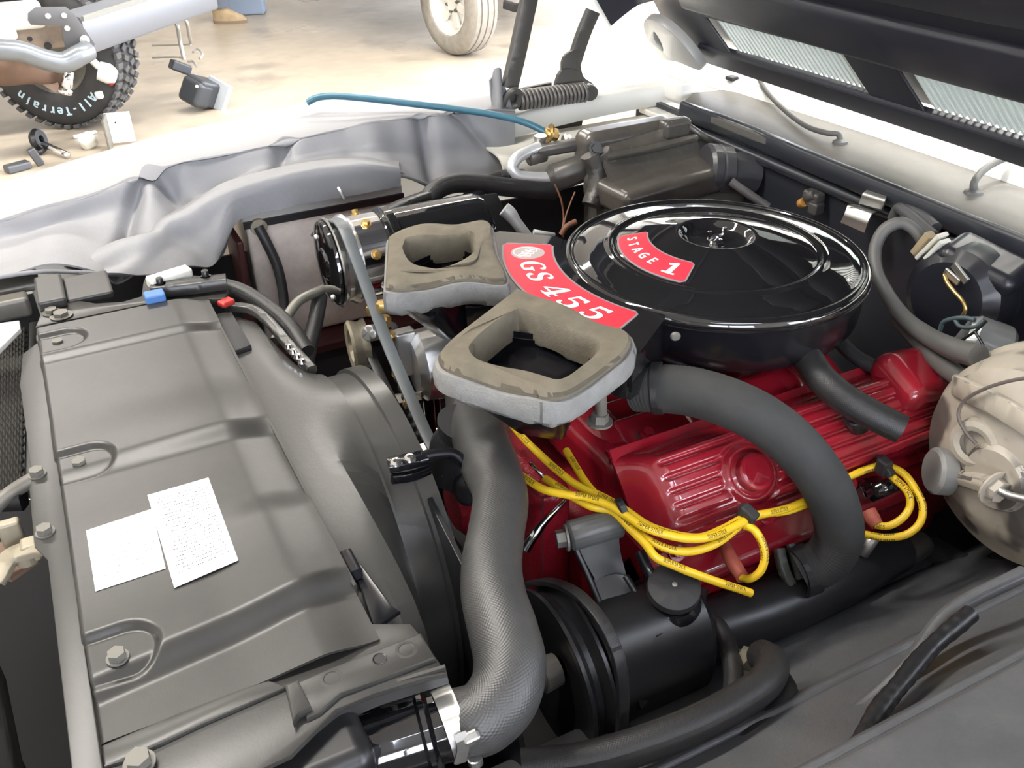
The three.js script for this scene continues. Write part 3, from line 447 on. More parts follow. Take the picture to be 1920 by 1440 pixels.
{
  const t = thing('hood_latch', 'worn tan metal hood latch and rods in front of the support flange', 'latch');
  mk('rod', tube([[-0.8939,0.9,-0.0195],[-0.8709,0.91,-0.0275],[-0.8479,0.92,-0.026],[-0.8313,0.925,-0.0251]], 0.008), mat.dull, t);
  mk('lever', strap([[-0.8917,0.9,0.0944],[-0.8747,0.91,0.079],[-0.855,0.915,0.0832],[-0.8379,0.92,0.0918]], rrect(0.022, 0.008, 0.002), [0, 1, 0]), mat.gold, t);
  mk('plate', slab([[-0.8928,0.89,0.0233],[-0.8683,0.89,0.0183],[-0.8562,0.89,0.0687],[-0.8805,0.89,0.0847],[-0.8963,0.89,0.0723]].map((p) => [p[0], p[2]]), 0.885, 0.89, 0.001), mat.rust, t);
  mk('bracket', [box(...[-0.8713,0.915,0.0488], 0.02, 0.03, 0.012, 0.003), box(...[-0.8569,0.91,0.0759], 0.016, 0.02, 0.02, 0.004)], mat.gold, t);
  mk('pivot', lathe([[0, 0], [0.01, 0], [0.01, 0.012], [0, 0.012]], [-0.8626,0.9,0.0791], [0, 1, 0], 20), mat.gold, t);
  settle(t);
}
single('cavity_shade', [slab([[-2.0, -0.9], [-0.90, -0.9], [-0.86, 0.1], [-0.85, 0.95], [-2.0, 0.95]], 0.30, 0.31, 0.002), box(-0.95, 0.70, 0.30, 0.06, 0.20, 0.34, 0.02), strap([[-0.93, 0.80, 0.1], [-0.91, 0.82, 0.3], [-0.90, 0.80, 0.6]], rrect(0.03, 0.05, 0.008), [0, 1, 0]), box(-1.99, 0.42, 0.02, 0.02, 0.24, 1.8, 0.005)], M(L3(0.012, 0.012, 0.012), 0.95, 0, { specularIntensity: 0.3 }), 'matte black sheets and bars added for the shaded cavity ahead of the radiator support', 'panel');  // added sheets; the shade of the nose cavity is their colour
single('header_panel', [slab([[-0.8903,0.93,-0.4114],[-0.8413,0.93,-0.4018],[-0.8411,0.93,-0.3761],[-0.8667,0.93,-0.3303],[-0.8918,0.93,-0.287]].map((p) => [p[0], p[2]]), 0.922, 0.93, 0.002)], mat.whitePaint, 'white painted nose panel edge beside the diamond mesh', 'panel');
single('nose_bracket', [box(...[-0.8519,0.92,-0.4741], 0.05, 0.03, 0.03, 0.006), box(...[-0.84,0.93,-0.532], 0.06, 0.012, 0.06, 0.004)], mat.dull, 'dull metal nose bracket under the hem of grey cover', 'bracket');
// closed floor of the bay: frame rails and crossmember
single('front_subframe', [box(-0.2, 0.36, 0.0, 1.25, 0.05, 1.1, 0.02), box(-0.2, 0.42, 0.36, 1.25, 0.12, 0.09, 0.02), box(-0.2, 0.42, -0.42, 1.25, 0.12, 0.09, 0.02), box(-0.42, 0.44, 0, 0.22, 0.12, 0.9, 0.03)], mat.blackDull, 'black steel front frame crossmember deep below the engine', 'frame');

// ================= air cleaner =================
const lidProf = [[0.0, 0.019], [0.030, 0.019], [0.040, 0.022], [0.0465, 0.029], [0.049, 0.0315], [0.052, 0.0322], [0.056, 0.0318], [0.085, 0.0255], [0.112, 0.0185], [0.126, 0.0145], [0.131, 0.0128], [0.134, 0.0135], [0.1375, 0.0152], [0.141, 0.0148], [0.145, 0.0132], [0.149, 0.0124], [0.160, 0.0105], [0.172, 0.0082], [0.180, 0.0058], [0.1845, 0.0042], [0.187, 0.0042], [0.1895, 0.0062], [0.1925, 0.0066], [0.1965, 0.0040], [0.199, -0.001], [0.1988, -0.006], [0.195, -0.0075], [0.1925, -0.005]];
const lidLine = new THREE.SplineCurve(lidProf.map((p) => new THREE.Vector2(p[0], p[1]))).getPoints(260);
const lidY = (r) => { for (let i = 0; i + 1 < lidLine.length; i++) if (r >= lidLine[i].x && r <= lidLine[i + 1].x) return lerp(lidLine[i].y, lidLine[i + 1].y, (r - lidLine[i].x) / (lidLine[i + 1].x - lidLine[i].x || 1)); return 0; };
// ring sector with uv: u along the arc from a0 to a1, v from r0 (0) to r1 (1)
function sector(r0, r1, a0, a1, yf, th, rc, n = 64, m = 10) {
  const P = [], U = [], q = (i, j, k) => { const u = i / n, v = j / m, len = Math.abs(a1 - a0) * (r0 + r1) / 2, w = Math.abs(r1 - r0); let uu = u; const dv = Math.min(v, 1 - v) * w, inset = dv < rc ? rc - Math.sqrt(Math.max(0, rc * rc - (rc - dv) ** 2)) : 0; uu = inset / len + u * (1 - 2 * inset / len); const a = lerp(a0, a1, uu), r = lerp(r0, r1, v); return { p: [r * Math.cos(a), yf(r) + k, r * Math.sin(a)], t: [uu, v] }; };
  const tri = (a, b, c) => { for (const s of [a, b, c]) { P.push(...s.p); U.push(...s.t); } };
  for (const k of [th, 0]) for (let i = 0; i < n; i++) for (let j = 0; j < m; j++) { const a = q(i, j, k), b = q(i + 1, j, k), c = q(i, j + 1, k), d = q(i + 1, j + 1, k); tri(a, c, b); tri(b, c, d); }
  for (let i = 0; i < n; i++) for (const j of [0, m]) { const a = q(i, j, 0), b = q(i + 1, j, 0), c = q(i, j, th), d = q(i + 1, j, th); tri(a, b, c); tri(b, d, c); }
  for (let j = 0; j < m; j++) for (const i of [0, n]) { const a = q(i, j, 0), b = q(i, j + 1, 0), c = q(i, j, th), d = q(i, j + 1, th); tri(a, b, c); tri(b, d, c); }
  const g = new THREE.BufferGeometry(); g.setAttribute('position', new THREE.Float32BufferAttribute(P, 3)); g.setAttribute('uv', new THREE.Float32BufferAttribute(U, 2)); g.computeVertexNormals(); return crease(g, 0.5);
}
const D2R = Math.PI / 180, RED = '#bf2e3e', EDGE = '#7d797b';
function roundRectPath(g, x, y, w, h, r) { g.beginPath(); g.moveTo(x + r, y); g.lineTo(x + w - r, y); g.quadraticCurveTo(x + w, y, x + w, y + r); g.lineTo(x + w, y + h - r); g.quadraticCurveTo(x + w, y + h, x + w - r, y + h); g.lineTo(x + r, y + h); g.quadraticCurveTo(x, y + h, x, y + h - r); g.lineTo(x, y + r); g.quadraticCurveTo(x, y, x + r, y); g.closePath(); }
{
  const t = thing('air_cleaner', 'large round glossy black air cleaner with red badges', 'air cleaner');
  const O = [0, 1.0, 0], up = (g) => g.translate(0, 1.0, 0);
  const lid = mk('lid', new THREE.LatheGeometry(lidLine, 220).translate(0, 1.0, 0), mat.gloss, t);
  mk('stud', [rod([0, 1.018, 0], [0, 1.030, 0], 0.004), rod([-0.012, 1.026, 0.001], [0.012, 1.026, -0.001], 0.0035), lathe([[0, 0], [0.009, 0], [0.008, 0.005], [0.004, 0.007], [0, 0.008]], [0, 1.019, 0], [0, 1, 0], 20), box(0.013, 1.032, -0.001, 0.006, 0.012, 0.003, 0.001), box(-0.013, 1.032, 0.001, 0.006, 0.012, 0.003, 0.001)], mat.chrome, lid);
  mk('pan', lathe([[0.06, -0.07], [0.17, -0.072], [0.186, -0.068], [0.192, -0.058], [0.1935, -0.045], [0.1935, -0.012], [0.197, -0.010], [0.199, -0.0085], [0.197, -0.007], [0.15, -0.007]], O, [0, 1, 0], 120, 0.6), mat.glossSide, t);
  mk('rivet', lathe([[0, 0.003], [0.004, 0.0026], [0.006, 0]], [-0.1671,0.9927,0.147], [-0.5, 0, 0.8], 16), mat.dull, t);
  // flat badge plate that carries the two inlets
  const plateM = mk('badge_plate', [up(sector(0.203, 0.303, 143 * D2R, 221 * D2R, () => 0.003, 0.004, 0.010, 60, 10)), up(sector(0.197, 0.303, 143 * D2R, 221 * D2R, () => -0.052, 0.056, 0.004, 60, 6))], mat.gloss, t);
  const gs = canvasTex(1536, 384, (g, w, h) => {
    g.fillStyle = EDGE; g.fillRect(0, 0, w, h); g.fillStyle = RED; roundRectPath(g, 14, 14, w - 28, h - 28, 40); g.fill();
    // grey oval emblem of three slanted shields
    g.save(); g.translate(175, h / 2); g.scale(1, 1); g.fillStyle = '#9c9290'; g.beginPath(); g.ellipse(0, 0, 118, 125, 0, 0, 7); g.fill(); g.lineWidth = 7; g.strokeStyle = '#e9e0d6'; g.beginPath(); g.ellipse(-10, 0, 92, 105, 0, 0.5, 4.2); g.stroke();
    for (let i = 0; i < 3; i++) { g.save(); g.translate(-48 + i * 44, -26 + i * 26); g.rotate(0.1); g.strokeStyle = '#f4ecdc'; g.lineWidth = 8; g.beginPath(); g.moveTo(-22, -42); g.lineTo(22, -42); g.lineTo(20, 8); g.quadraticCurveTo(14, 34, 0, 44); g.quadraticCurveTo(-14, 34, -20, 8); g.closePath(); g.stroke(); g.beginPath(); g.moveTo(-16, -26); g.lineTo(14, 20); g.stroke(); g.restore(); } g.restore();
    g.fillStyle = '#fffdf6'; g.textBaseline = 'middle'; g.textAlign = 'center'; g.strokeStyle = '#5a1016'; g.lineWidth = 7;
    const wr = (s, x, y, px, sx) => { g.save(); g.translate(x, y); g.transform(sx, 0, -0.18, 1, 0, 0); g.font = 'bold ' + px + 'px serif'; g.strokeText(s, 0, 0); g.fillText(s, 0, 0); g.restore(); };
    wr('G', 420, h / 2 - 6, 235, 1.02); wr('S', 610, h / 2 - 6, 235, 1.12); wr('4', 860, h / 2 - 4, 255, 1.22); wr('5', 1075, h / 2 - 4, 255, 1.22); wr('5', 1290, h / 2 - 4, 255, 1.22);
  });
  mk('badge', up(sector(0.281, 0.2125, 213 * D2R, 151 * D2R, () => 0.0072, 0.0006, 0.007, 80, 12)), M(0xffffff, 0.5, 0, { map: gs, specularIntensity: 0.5 }), plateM, true);
  const st = canvasTex(1024, 256, (g, w, h) => {
    g.fillStyle = EDGE; g.fillRect(0, 0, w, h); g.fillStyle = RED; roundRectPath(g, 12, 12, w - 24, h - 24, 34); g.fill(); g.fillStyle = '#fffdf6'; g.textBaseline = 'middle'; g.textAlign = 'center';
    g.save(); const s = 'STAGE'; g.font = 'bold 112px sans-serif'; for (let i = 0; i < 5; i++) { g.save(); g.translate(120 + i * 128, h / 2 + 4); g.transform(1.12, 0, -0.14, 1, 0, 0); g.fillText(s[i], 0, 0); g.restore(); } g.restore();
    g.save(); g.translate(850, h / 2 + 2); g.transform(1.35, 0, -0.12, 1, 0, 0); g.font = 'bold 190px serif'; g.lineWidth = 7; g.strokeStyle = '#fffdf6'; g.strokeText('1', 0, 0); g.fillText('1', 0, 0); g.restore();
  });
  mk('stage_badge', up(sector(0.1285, 0.0885, 221.5 * D2R, 144 * D2R, (r) => lidY(r) + 0.0004, 0.0008, 0.006, 70, 10)), M(0xffffff, 0.5, 0, { map: st, specularIntensity: 0.5 }), lid, true);
  mk('clip', [strap([[-0.0076,0.955,0.1692],[-0.0025,0.95,0.1767],[0.0025,0.935,0.1763]], rect(0.022, 0.003), [0.3, 0, 1])], mat.zinc, t);
  // inlets: funnel under each foam seal plus a box arm back to the pan
  const fun = (c, ux, uz, hw, hd, nm) => {
    const ring = (y, k, sx, sz) => rrect(2 * hw * k, 2 * hd * k, 0.022 * k, 5).map(([a, b]) => [c[0] + sx + ux[0] * a + uz[0] * b, y, c[1] + sz + ux[1] * a + uz[1] * b]);
    const m = mk('inlet', loft([ring(1.006, 1.0, 0, 0), ring(0.992, 1.0, 0, 0), ring(0.985, 0.97, 0, 0), ring(0.966, 0.86, 0.006, 0), ring(0.938, 0.62, 0.016, 0), ring(0.918, 0.46, 0.022, 0), ring(0.911, 0.3, 0.024, 0)].reverse(), [true, false], 0.7), mat.glossSide, t);
    mk('inlet_rim', strap(rrect(2 * hw, 2 * hd, 0.022, 5).map(([a, b]) => [c[0] + ux[0] * a + uz[0] * b, 0.995, c[1] + ux[1] * a + uz[1] * b]), rrect(0.004, 0.008, 0.001), [0, 1, 0], { closed: true, seg: 60 }), mat.glossSide, m);
  };
  fun([-0.352, 0.137], [0.72, 0.69], [-0.69, 0.72], 0.062, 0.058); fun([-0.345, -0.105], [0.92, -0.38], [0.38, 0.92], 0.068, 0.052);
  mk('inlet_arm', [strap([[-0.36, 0.962, 0.13], [-0.27, 0.966, 0.10], [-0.17, 0.968, 0.07]], rrect(0.085, 0.05, 0.012), [0, 1, 0]), strap([[-0.33, 0.962, -0.09], [-0.26, 0.966, -0.075], [-0.17, 0.968, -0.05]], rrect(0.085, 0.05, 0.012), [0, 1, 0])], mat.glossSide, t);
  // stay rod below the near inlet
  mk('stay', [rod([-0.2847,0.9864,0.176], [-0.2803,0.9312,0.176], 0.0065), ...hexBolt([-0.2823,0.9282,0.176], [0, 1, 0], 0.010, 0.010)], mat.dull, t);
  settle(t); t.rotation.z = -0.012;
}
// ================= foam seals =================
function foam(outer, hole, seedN, label) {
  const t = thing('foam_seal', label, 'foam seal');
  const P2 = (l) => l.map((p) => [p[0], p[2]]), out = smoothLoop(P2(outer), 120), inn = smoothLoop(P2(hole), 90);
  const c = out.reduce((s, p) => [s[0] + p[0] / 120, s[1] + p[1] / 120], [0, 0]);
  const grow = (l, d) => l.map((p) => { const L = Math.hypot(p[0] - c[0], p[1] - c[1]); return [p[0] + (p[0] - c[0]) / L * d, p[1] + (p[1] - c[1]) / L * d]; });
  const wob = (x, z) => 0.0035 * (fbm(x * 22 + 5, z * 22 + 9, 64, seedN, 3) - 0.5) + 0.0025 * Math.sin(x * 60 + z * 45 + seedN);
  const ragged = (g, y0, y1) => { const p = g.attributes.position; for (let i = 0; i < p.count; i++) { const x = p.getX(i), y = p.getY(i), z = p.getZ(i); p.setY(i, y + wob(x, z) * ((y - y0) / (y1 - y0) > 0.4 ? 1 : 0.6) + (y < y0 + 0.004 ? 0.006 * (fbm(x * 90, z * 90, 64, seedN + 3, 2) - 0.5) : 0)); } g.computeVertexNormals(); return crease(g, 0.7); };
  const ring = (l, y) => l.map((p) => [p[0], y, p[1]]);
  const body = loft([ring(grow(inn, 0.0015), 1.024), ring(grow(inn, 0.0015), 0.996), ring(grow(out, -0.012), 0.9935), ring(grow(out, -0.001), 0.996), ring(grow(out, 0.0055), 1.004), ring(grow(out, 0.006), 1.018), ring(grow(out, 0.003), 1.0255), ring(grow(out, -0.006), 1.0265), ring(grow(inn, 0.004), 1.0265)].reverse(), [false, false], 0.8);
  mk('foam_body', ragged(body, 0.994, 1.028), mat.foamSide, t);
  const top = loft([ring(grow(inn, 0.0), 0.997), ring(grow(inn, 0.0), 1.030), ring(grow(inn, 0.003), 1.0345), ring(grow(out, -0.012), 1.0352), ring(grow(out, -0.0035), 1.0335), ring(grow(out, -0.0005), 1.030), ring(grow(out, -0.001), 1.0262), ring(grow(out, -0.008), 1.0245)], [false, false], 0.8);
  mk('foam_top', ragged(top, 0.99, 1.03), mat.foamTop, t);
  return settle(t);
}
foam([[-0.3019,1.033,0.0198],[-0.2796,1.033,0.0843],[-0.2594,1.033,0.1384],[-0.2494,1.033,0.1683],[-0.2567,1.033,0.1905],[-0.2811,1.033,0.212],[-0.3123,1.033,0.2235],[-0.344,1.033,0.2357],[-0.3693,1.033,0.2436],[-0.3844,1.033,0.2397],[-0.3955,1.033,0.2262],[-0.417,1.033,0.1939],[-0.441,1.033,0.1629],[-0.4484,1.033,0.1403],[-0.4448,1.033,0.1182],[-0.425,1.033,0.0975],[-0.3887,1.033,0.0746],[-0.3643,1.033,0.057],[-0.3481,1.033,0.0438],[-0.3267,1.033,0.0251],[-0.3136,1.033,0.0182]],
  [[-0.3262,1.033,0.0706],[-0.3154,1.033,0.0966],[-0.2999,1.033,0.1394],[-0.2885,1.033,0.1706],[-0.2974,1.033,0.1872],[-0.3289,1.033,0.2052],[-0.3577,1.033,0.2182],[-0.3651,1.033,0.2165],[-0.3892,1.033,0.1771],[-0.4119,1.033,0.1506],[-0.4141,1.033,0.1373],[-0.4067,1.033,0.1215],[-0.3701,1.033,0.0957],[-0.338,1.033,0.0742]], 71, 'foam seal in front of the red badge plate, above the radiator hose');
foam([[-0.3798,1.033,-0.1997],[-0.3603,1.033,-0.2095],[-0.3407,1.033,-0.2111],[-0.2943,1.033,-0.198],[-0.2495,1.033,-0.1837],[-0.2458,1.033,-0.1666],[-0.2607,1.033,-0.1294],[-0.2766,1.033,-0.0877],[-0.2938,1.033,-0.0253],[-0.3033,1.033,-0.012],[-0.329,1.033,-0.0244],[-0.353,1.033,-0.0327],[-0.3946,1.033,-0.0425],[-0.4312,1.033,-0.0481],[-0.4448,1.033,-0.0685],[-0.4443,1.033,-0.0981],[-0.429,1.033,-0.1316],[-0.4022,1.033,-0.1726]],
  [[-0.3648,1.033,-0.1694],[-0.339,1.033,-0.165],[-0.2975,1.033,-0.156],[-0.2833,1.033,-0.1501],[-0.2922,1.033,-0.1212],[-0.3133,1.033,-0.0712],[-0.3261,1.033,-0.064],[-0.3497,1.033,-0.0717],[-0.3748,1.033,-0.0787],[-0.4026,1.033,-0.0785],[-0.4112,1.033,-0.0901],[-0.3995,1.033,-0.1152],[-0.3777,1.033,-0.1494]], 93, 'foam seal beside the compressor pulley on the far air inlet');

// ================= hoses =================
function clampBand(t, p, dir, r, w) {
  const d = v3(dir).normalize(), cl = mk('hose_clamp', lathe([[r, -w / 2], [r + 0.0016, -w / 2], [r + 0.002, 0], [r + 0.0016, w / 2], [r, w / 2]], p, dir, 40, 0.5), mat.zinc, t);
  return { cl, d };
}
{
  const t = thing('radiator_hose', 'thick dark grey curved upper radiator hose with steel clamp', 'hose');
  mk('hose', tube([[-0.3295,0.845,-0.0713],[-0.366,0.868,0.0255],[-0.3997,0.893,0.1317],[-0.4235,0.908,0.2137],[-0.4554,0.914,0.269],[-0.4788,0.915,0.3075],[-0.4939,0.913,0.3428],[-0.5025,0.908,0.3786],[-0.5103,0.9,0.4058],[-0.5252,0.892,0.4243],[-0.5482,0.884,0.4315],[-0.5705,0.879,0.4229]], [0.033, 0.033, 0.032, 0.0285, 0.0275, 0.028, 0.029, 0.030, 0.0305, 0.030, 0.029, 0.0275], { seg: 160, sides: 40 }), mat.hose, t, true);
  const p = [-0.5713,0.879,0.4225], dir = [0.96, 0.12, 0.1], { cl } = clampBand(t, p, dir, 0.0282, 0.016);
  mk('screw_housing', [box(p[0] + 0.004, p[1] + 0.011, p[2] + 0.027, 0.014, 0.026, 0.010, 0.003, [0.5, 0, 0.1]), rod([p[0] + 0.004, p[1] - 0.004, p[2] + 0.034], [p[0] + 0.004, p[1] - 0.010, p[2] + 0.036], 0.006)], mat.steel, cl);
  mk('clamp_tail', strap([[-0.5765,0.905,0.4515],[-0.5765,0.895,0.4565],[-0.5807,0.88,0.458]], rect(0.010, 0.0012), [0, 0.3, 1]), mat.steel, cl);
  settle(t);
}
{
  const t = thing('radiator_neck', 'glossy black radiator inlet neck with shiny beads', 'pipe');
  const a = [-0.6927,0.866,0.3977], b = [-0.5624,0.879,0.4237]; const L = Math.hypot(b[0] - a[0], b[1] - a[1], b[2] - a[2]);
  mk('neck', lathe([[0, 0], [0.031, 0], [0.031, L * 0.30], [0.0315, L * 0.31], [0.030, L * 0.33], [0.030, L * 0.74], [0.0325, L * 0.76], [0.0325, L * 0.79], [0.027, L * 0.82], [0.0275, L * 0.9], [0.025, L * 0.95], [0, L * 0.95]], a, add(b, a, -1), 60, 0.5), mat.gloss, t);
  settle(t);
}
{
  const t = thing('preheat_duct', 'black cloth preheat duct curving over the red valve cover', 'duct');
  const tDuct = tRib.clone(); tDuct.repeat.set(0.001, 18); tDuct.needsUpdate = true;
  mk('duct', tube([[-0.2133,0.938,0.1461],[-0.2018,0.945,0.1661],[-0.1767,0.952,0.201],[-0.1475,0.948,0.2439],[-0.1202,0.93,0.272],[-0.0935,0.9,0.2933],[-0.0703,0.862,0.3119],[-0.0542,0.822,0.3236],[-0.0489,0.785,0.3303],[-0.0616,0.757,0.3297],[-0.0883,0.742,0.3197]], 0.0275, { seg: 220, sides: 40, mod: (u, l) => 1 + 0.012 * Math.sin(l * 2 * Math.PI / 0.0042) }), mat.duct, t);
  mk('collar', lathe([[0.0285, 0], [0.030, 0.002], [0.030, 0.012], [0.0285, 0.014]], [-0.2051,0.944,0.1625], [0.35, 0.08, 0.3], 40), mat.rubber, t);
  mk('lower_collar', lathe([[0.026, 0], [0.0305, 0.001], [0.031, 0.02], [0.0285, 0.022]], [-0.0945,0.74,0.3181], [0.7, 0.1, 0.1], 40), mat.blackDull, t);
  settle(t);
}
{
  const t = thing('breather_hose', 'black breather hose with red end running down behind the duct', 'hose');
  mk('hose', tube([[0.0057,0.94,0.1688],[0.0048,0.935,0.1877],[0.0015,0.925,0.2161],[0.0068,0.915,0.2478],[0.0219,0.905,0.277],[0.0447,0.893,0.3065]], [0.0165, 0.018, 0.018, 0.018, 0.0175, 0.017], { seg: 80, sides: 28 }), mat.rubber, t, true);
  mk('grommet', lathe([[0.013, 0], [0.02, 0], [0.021, 0.006], [0.018, 0.009], [0.013, 0.009]], [0.0047,0.942,0.1647], [0.25, -0.35, 0.4], 28), mat.redPlastic, t);
  mk('valve', [rod([0.0168,0.895,0.2612], [0.0289,0.875,0.2625], 0.014), rod([0.0154,0.897,0.2562], [0.0178,0.894,0.2614], 0.011)], mat.black, t);
  mk('valve_face', lathe([[0, 0.001], [0.009, 0.001], [0.010, 0]], [0.0146,0.897,0.2621], [-0.6, 0.3, 0.5], 20), mat.dull, t);
  settle(t);
}
// ================= engine =================
{
  const t = thing('engine_block', 'red engine block and intake manifold under the black air cleaner', 'engine');
  mk('block', [box(-0.02, 0.62, 0, 0.56, 0.30, 0.40, 0.03), plate([[-0.27, 0.66], [0.25, 0.66], [0.25, 0.80], [-0.27, 0.80]], [0, 0, 0.20], [1, 0, 0], [0, 1, 0], 0.06), box(-0.02, 0.70, 0.225, 0.5, 0.14, 0.08, 0.02)], mat.redDark, t);
  mk('intake_manifold', [box(-0.07, 0.82, 0.02, 0.38, 0.07, 0.30, 0.02), box(-0.19, 0.835, 0.09, 0.10, 0.045, 0.09, 0.012), box(-0.14, 0.845, 0.13, 0.16, 0.03, 0.07, 0.012, [0.35, 0, 0]), box(0.03, 0.855, 0.15, 0.16, 0.05, 0.09, 0.02, [0.4, 0, 0]), tube([[-0.10, 0.85, 0.05], [-0.10, 0.85, 0.12], [-0.10, 0.815, 0.18]], 0.03), tube([[0.02, 0.86, 0.05], [0.02, 0.862, 0.13], [0.03, 0.83, 0.19]], 0.03), tube([[-0.22, 0.84, 0.05], [-0.22, 0.835, 0.11], [-0.215, 0.80, 0.16]], 0.028)], mat.red, t);
  for (const p of [[-0.2408,0.85,0.1336], [-0.2066,0.86,0.159], [-0.1875,0.862,0.1772], [-0.1954,0.868,0.1493]]) mk('bolt', hexBolt(p, [0, 1, 0.2], 0.007, 0.006), mat.red, t);
  mk('front_cover', [box(-0.325, 0.72, 0.04, 0.05, 0.24, 0.24, 0.02), lathe([[0, 0], [0.055, 0], [0.055, 0.03], [0.03, 0.05], [0, 0.05]], [-0.35, 0.74, 0.02], [-1, 0, 0], 36)], mat.redDark, t);
  mk('cylinder_head', [box(-0.02, 0.735, 0.235, 0.50, 0.09, 0.075, 0.015, [0.6, 0, 0])], mat.red, t);
  settle(t);
}
{ // valve cover with pressed ribs and filler boss: local frame a along x, b down the slope, n outwards
  const t = thing('valve_cover', 'glossy red ribbed valve cover with round filler boss beside the preheat duct', 'valve cover');
  const ctr = [-0.03, 0.832, 0.218], b = [0, -0.72, 0.694], n = [0, 0.694, 0.72], Lx = 0.47, W = 0.118;
  const prof = (s) => { const e = Math.abs(s) / (W / 2); let h = 0.040 * (1 - Math.pow(e, 6)); return h; };
  const G = [], nu = 200, nv = 90;
  for (let j = 0; j <= nv; j++) { const s = lerp(W / 2, -W / 2, j / nv), l = []; for (let i = 0; i <= nu; i++) {
    const x = lerp(-Lx / 2, Lx / 2, i / nu), ex = (Lx / 2 - Math.abs(x)); let h = prof(s) * Math.pow(sstep(-0.004, 0.035, ex), 0.8);
    const bx = x + 0.095, bd = Math.hypot(bx, s - 0.008), rear = 1; const rib = (Math.abs(s) < 0.047 && ex > 0.03) ? sstep(0.03, 0.04, ex) * (1 - sstep(0.043, 0.048, Math.abs(s))) : 0;
    const per = ((s + 0.2) / 0.0165) % 1; const rr2 = sstep(0.10, 0.25, per) * (1 - sstep(0.72, 0.87, per)); const keep = sstep(0.036, 0.044, bd);
    h += 0.0042 * rib * rr2 * keep; h += 0.005 * (1 - sstep(0.030, 0.037, bd)) - 0.003 * (1 - sstep(0.0, 0.004, Math.abs(bd - 0.026)));
    l.push([ctr[0] + x, ctr[1] + b[1] * s + n[1] * h, ctr[2] + b[2] * s + n[2] * h]); } G.push(l); }
  const cov = mk('cover', shell(G.reverse(), 0.002), mat.red, t);
  mk('flange', strap([[-0.265, ctr[1], ctr[2]], [0.205, ctr[1], ctr[2]]], rrect(W + 0.022, 0.006, 0.002), n, { straight: true }), mat.red, t);
  const bossP = [ctr[0] - 0.095, ctr[1] + b[1] * 0.008 + n[1] * 0.046, ctr[2] + b[2] * 0.008 + n[2] * 0.046];
  mk('filler_boss', lathe([[0, 0.010], [0.013, 0.010], [0.0165, 0.0115], [0.0205, 0.011], [0.022, 0.0095], [0.0225, 0]], bossP, n, 40), mat.red, t);
  mk('rear_hump', [box(ctr[0] + 0.19, ctr[1] + 0.045, ctr[2] + 0.0, 0.09, 0.05, 0.085, 0.022, [0.4, 0, -0.2])], mat.red, t);
  for (const [i, k] of [[0, 0.5], [1, -0.35], [2, 0.1], [3, 0.62]].entries()) { const x = ctr[0] - 0.2 + i * 0.13; mk('bolt', hexBolt([x, ctr[1] + b[1] * 0.064 + 0.003, ctr[2] + b[2] * 0.064 + 0.003], n, 0.007, 0.007), mat.red, t); }
  settle(t);
}
single('thermostat_housing', [lathe([[0, 0], [0.032, 0], [0.032, 0.05], [0.026, 0.07], [0.03, 0.09], [0, 0.09]], [-0.40, 0.80, 0.02], [0.1, 0.9, 0.25], 30), box(-0.37, 0.80, 0.03, 0.08, 0.05, 0.09, 0.015)], mat.blackDull, 'dark thermostat housing under the near foam seal', 'housing');
// exhaust manifold and steering shaft
{
  const t = thing('exhaust_manifold', 'dark cast exhaust manifold below the valve cover and yellow leads', 'manifold');
  mk('log', tube([[-0.3172,0.68,0.2797],[-0.2352,0.7,0.3076],[-0.144,0.7,0.3187],[-0.0208,0.69,0.3131],[0.1027,0.68,0.3011]], [0.03, 0.034, 0.036, 0.036, 0.03], { sides: 24 }), mat.black, t);
  mk('heat_shield', [slab([[-0.2308,0.73,0.3072],[-0.1486,0.73,0.2995],[-0.0971,0.73,0.314],[-0.1064,0.73,0.3336],[-0.1608,0.73,0.3331],[-0.2338,0.73,0.3307]].map((p) => [p[0], p[2]]), 0.724, 0.73, 0.002)], mat.shieldGrey ?? (mat.shieldGrey = M(L3(0.07, 0.075, 0.065), 0.55, 0.2)), t);
  mk('rib', [strap([[-0.0999,0.76,0.2925],[-0.106,0.745,0.3118],[-0.1019,0.73,0.3213]], rrect(0.012, 0.012, 0.003), [1, 0, 0]), strap([[-0.0859,0.765,0.2957],[-0.0891,0.75,0.3117],[-0.0902,0.735,0.3234]], rrect(0.008, 0.010, 0.003), [1, 0, 0])], mat.shieldGrey, t);
  mk('plug_tube', [rod([0.0172,0.72,0.316], [0.0317,0.745,0.317], 0.008)], mat.zinc, t);
  settle(t);
}
single('steering_shaft', [rod([0.0461,0.63,0.2957], [0.1697,0.66,0.2941], 0.018)], M(L3(0.07, 0.06, 0.05), 0.6, 0.2), 'brownish steering shaft below the brake booster', 'shaft');

// ================= spark plug leads =================
const tWire = canvasTex(128, 1024, (g, w, h) => { g.fillStyle = '#d6b020'; g.fillRect(0, 0, w, h); g.fillStyle = '#2a240c'; for (const k of [0.16, 0.5, 0.83]) { g.save(); g.translate(w * k, h * 0.5); g.rotate(-Math.PI / 2); g.textAlign = 'center'; g.textBaseline = 'middle'; g.font = 'bold 30px sans-serif'; g.scale(1.9, 1); g.fillText('SUPER STOCK', -30, 0); g.restore(); } });
tWire.wrapS = tWire.wrapT = THREE.RepeatWrapping; tWire.repeat.set(1 / 0.0283, 1 / 0.075);
const mWire = M(0xffffff, 0.38, 0, { map: tWire });
function lead(pts, label, boot, r = 0.0045) {
  const t = thing('spark_plug_lead', label, 'ignition lead', 'yellow ignition leads');
  mk('cable', tube(pts, r, { seg: pts.length * 14, sides: 18 }), mWire, t, true);
  if (boot) mk('boot', tube(boot[0], boot[1], { sides: 18 }), mat.boot, t);
  return settle(t);
}
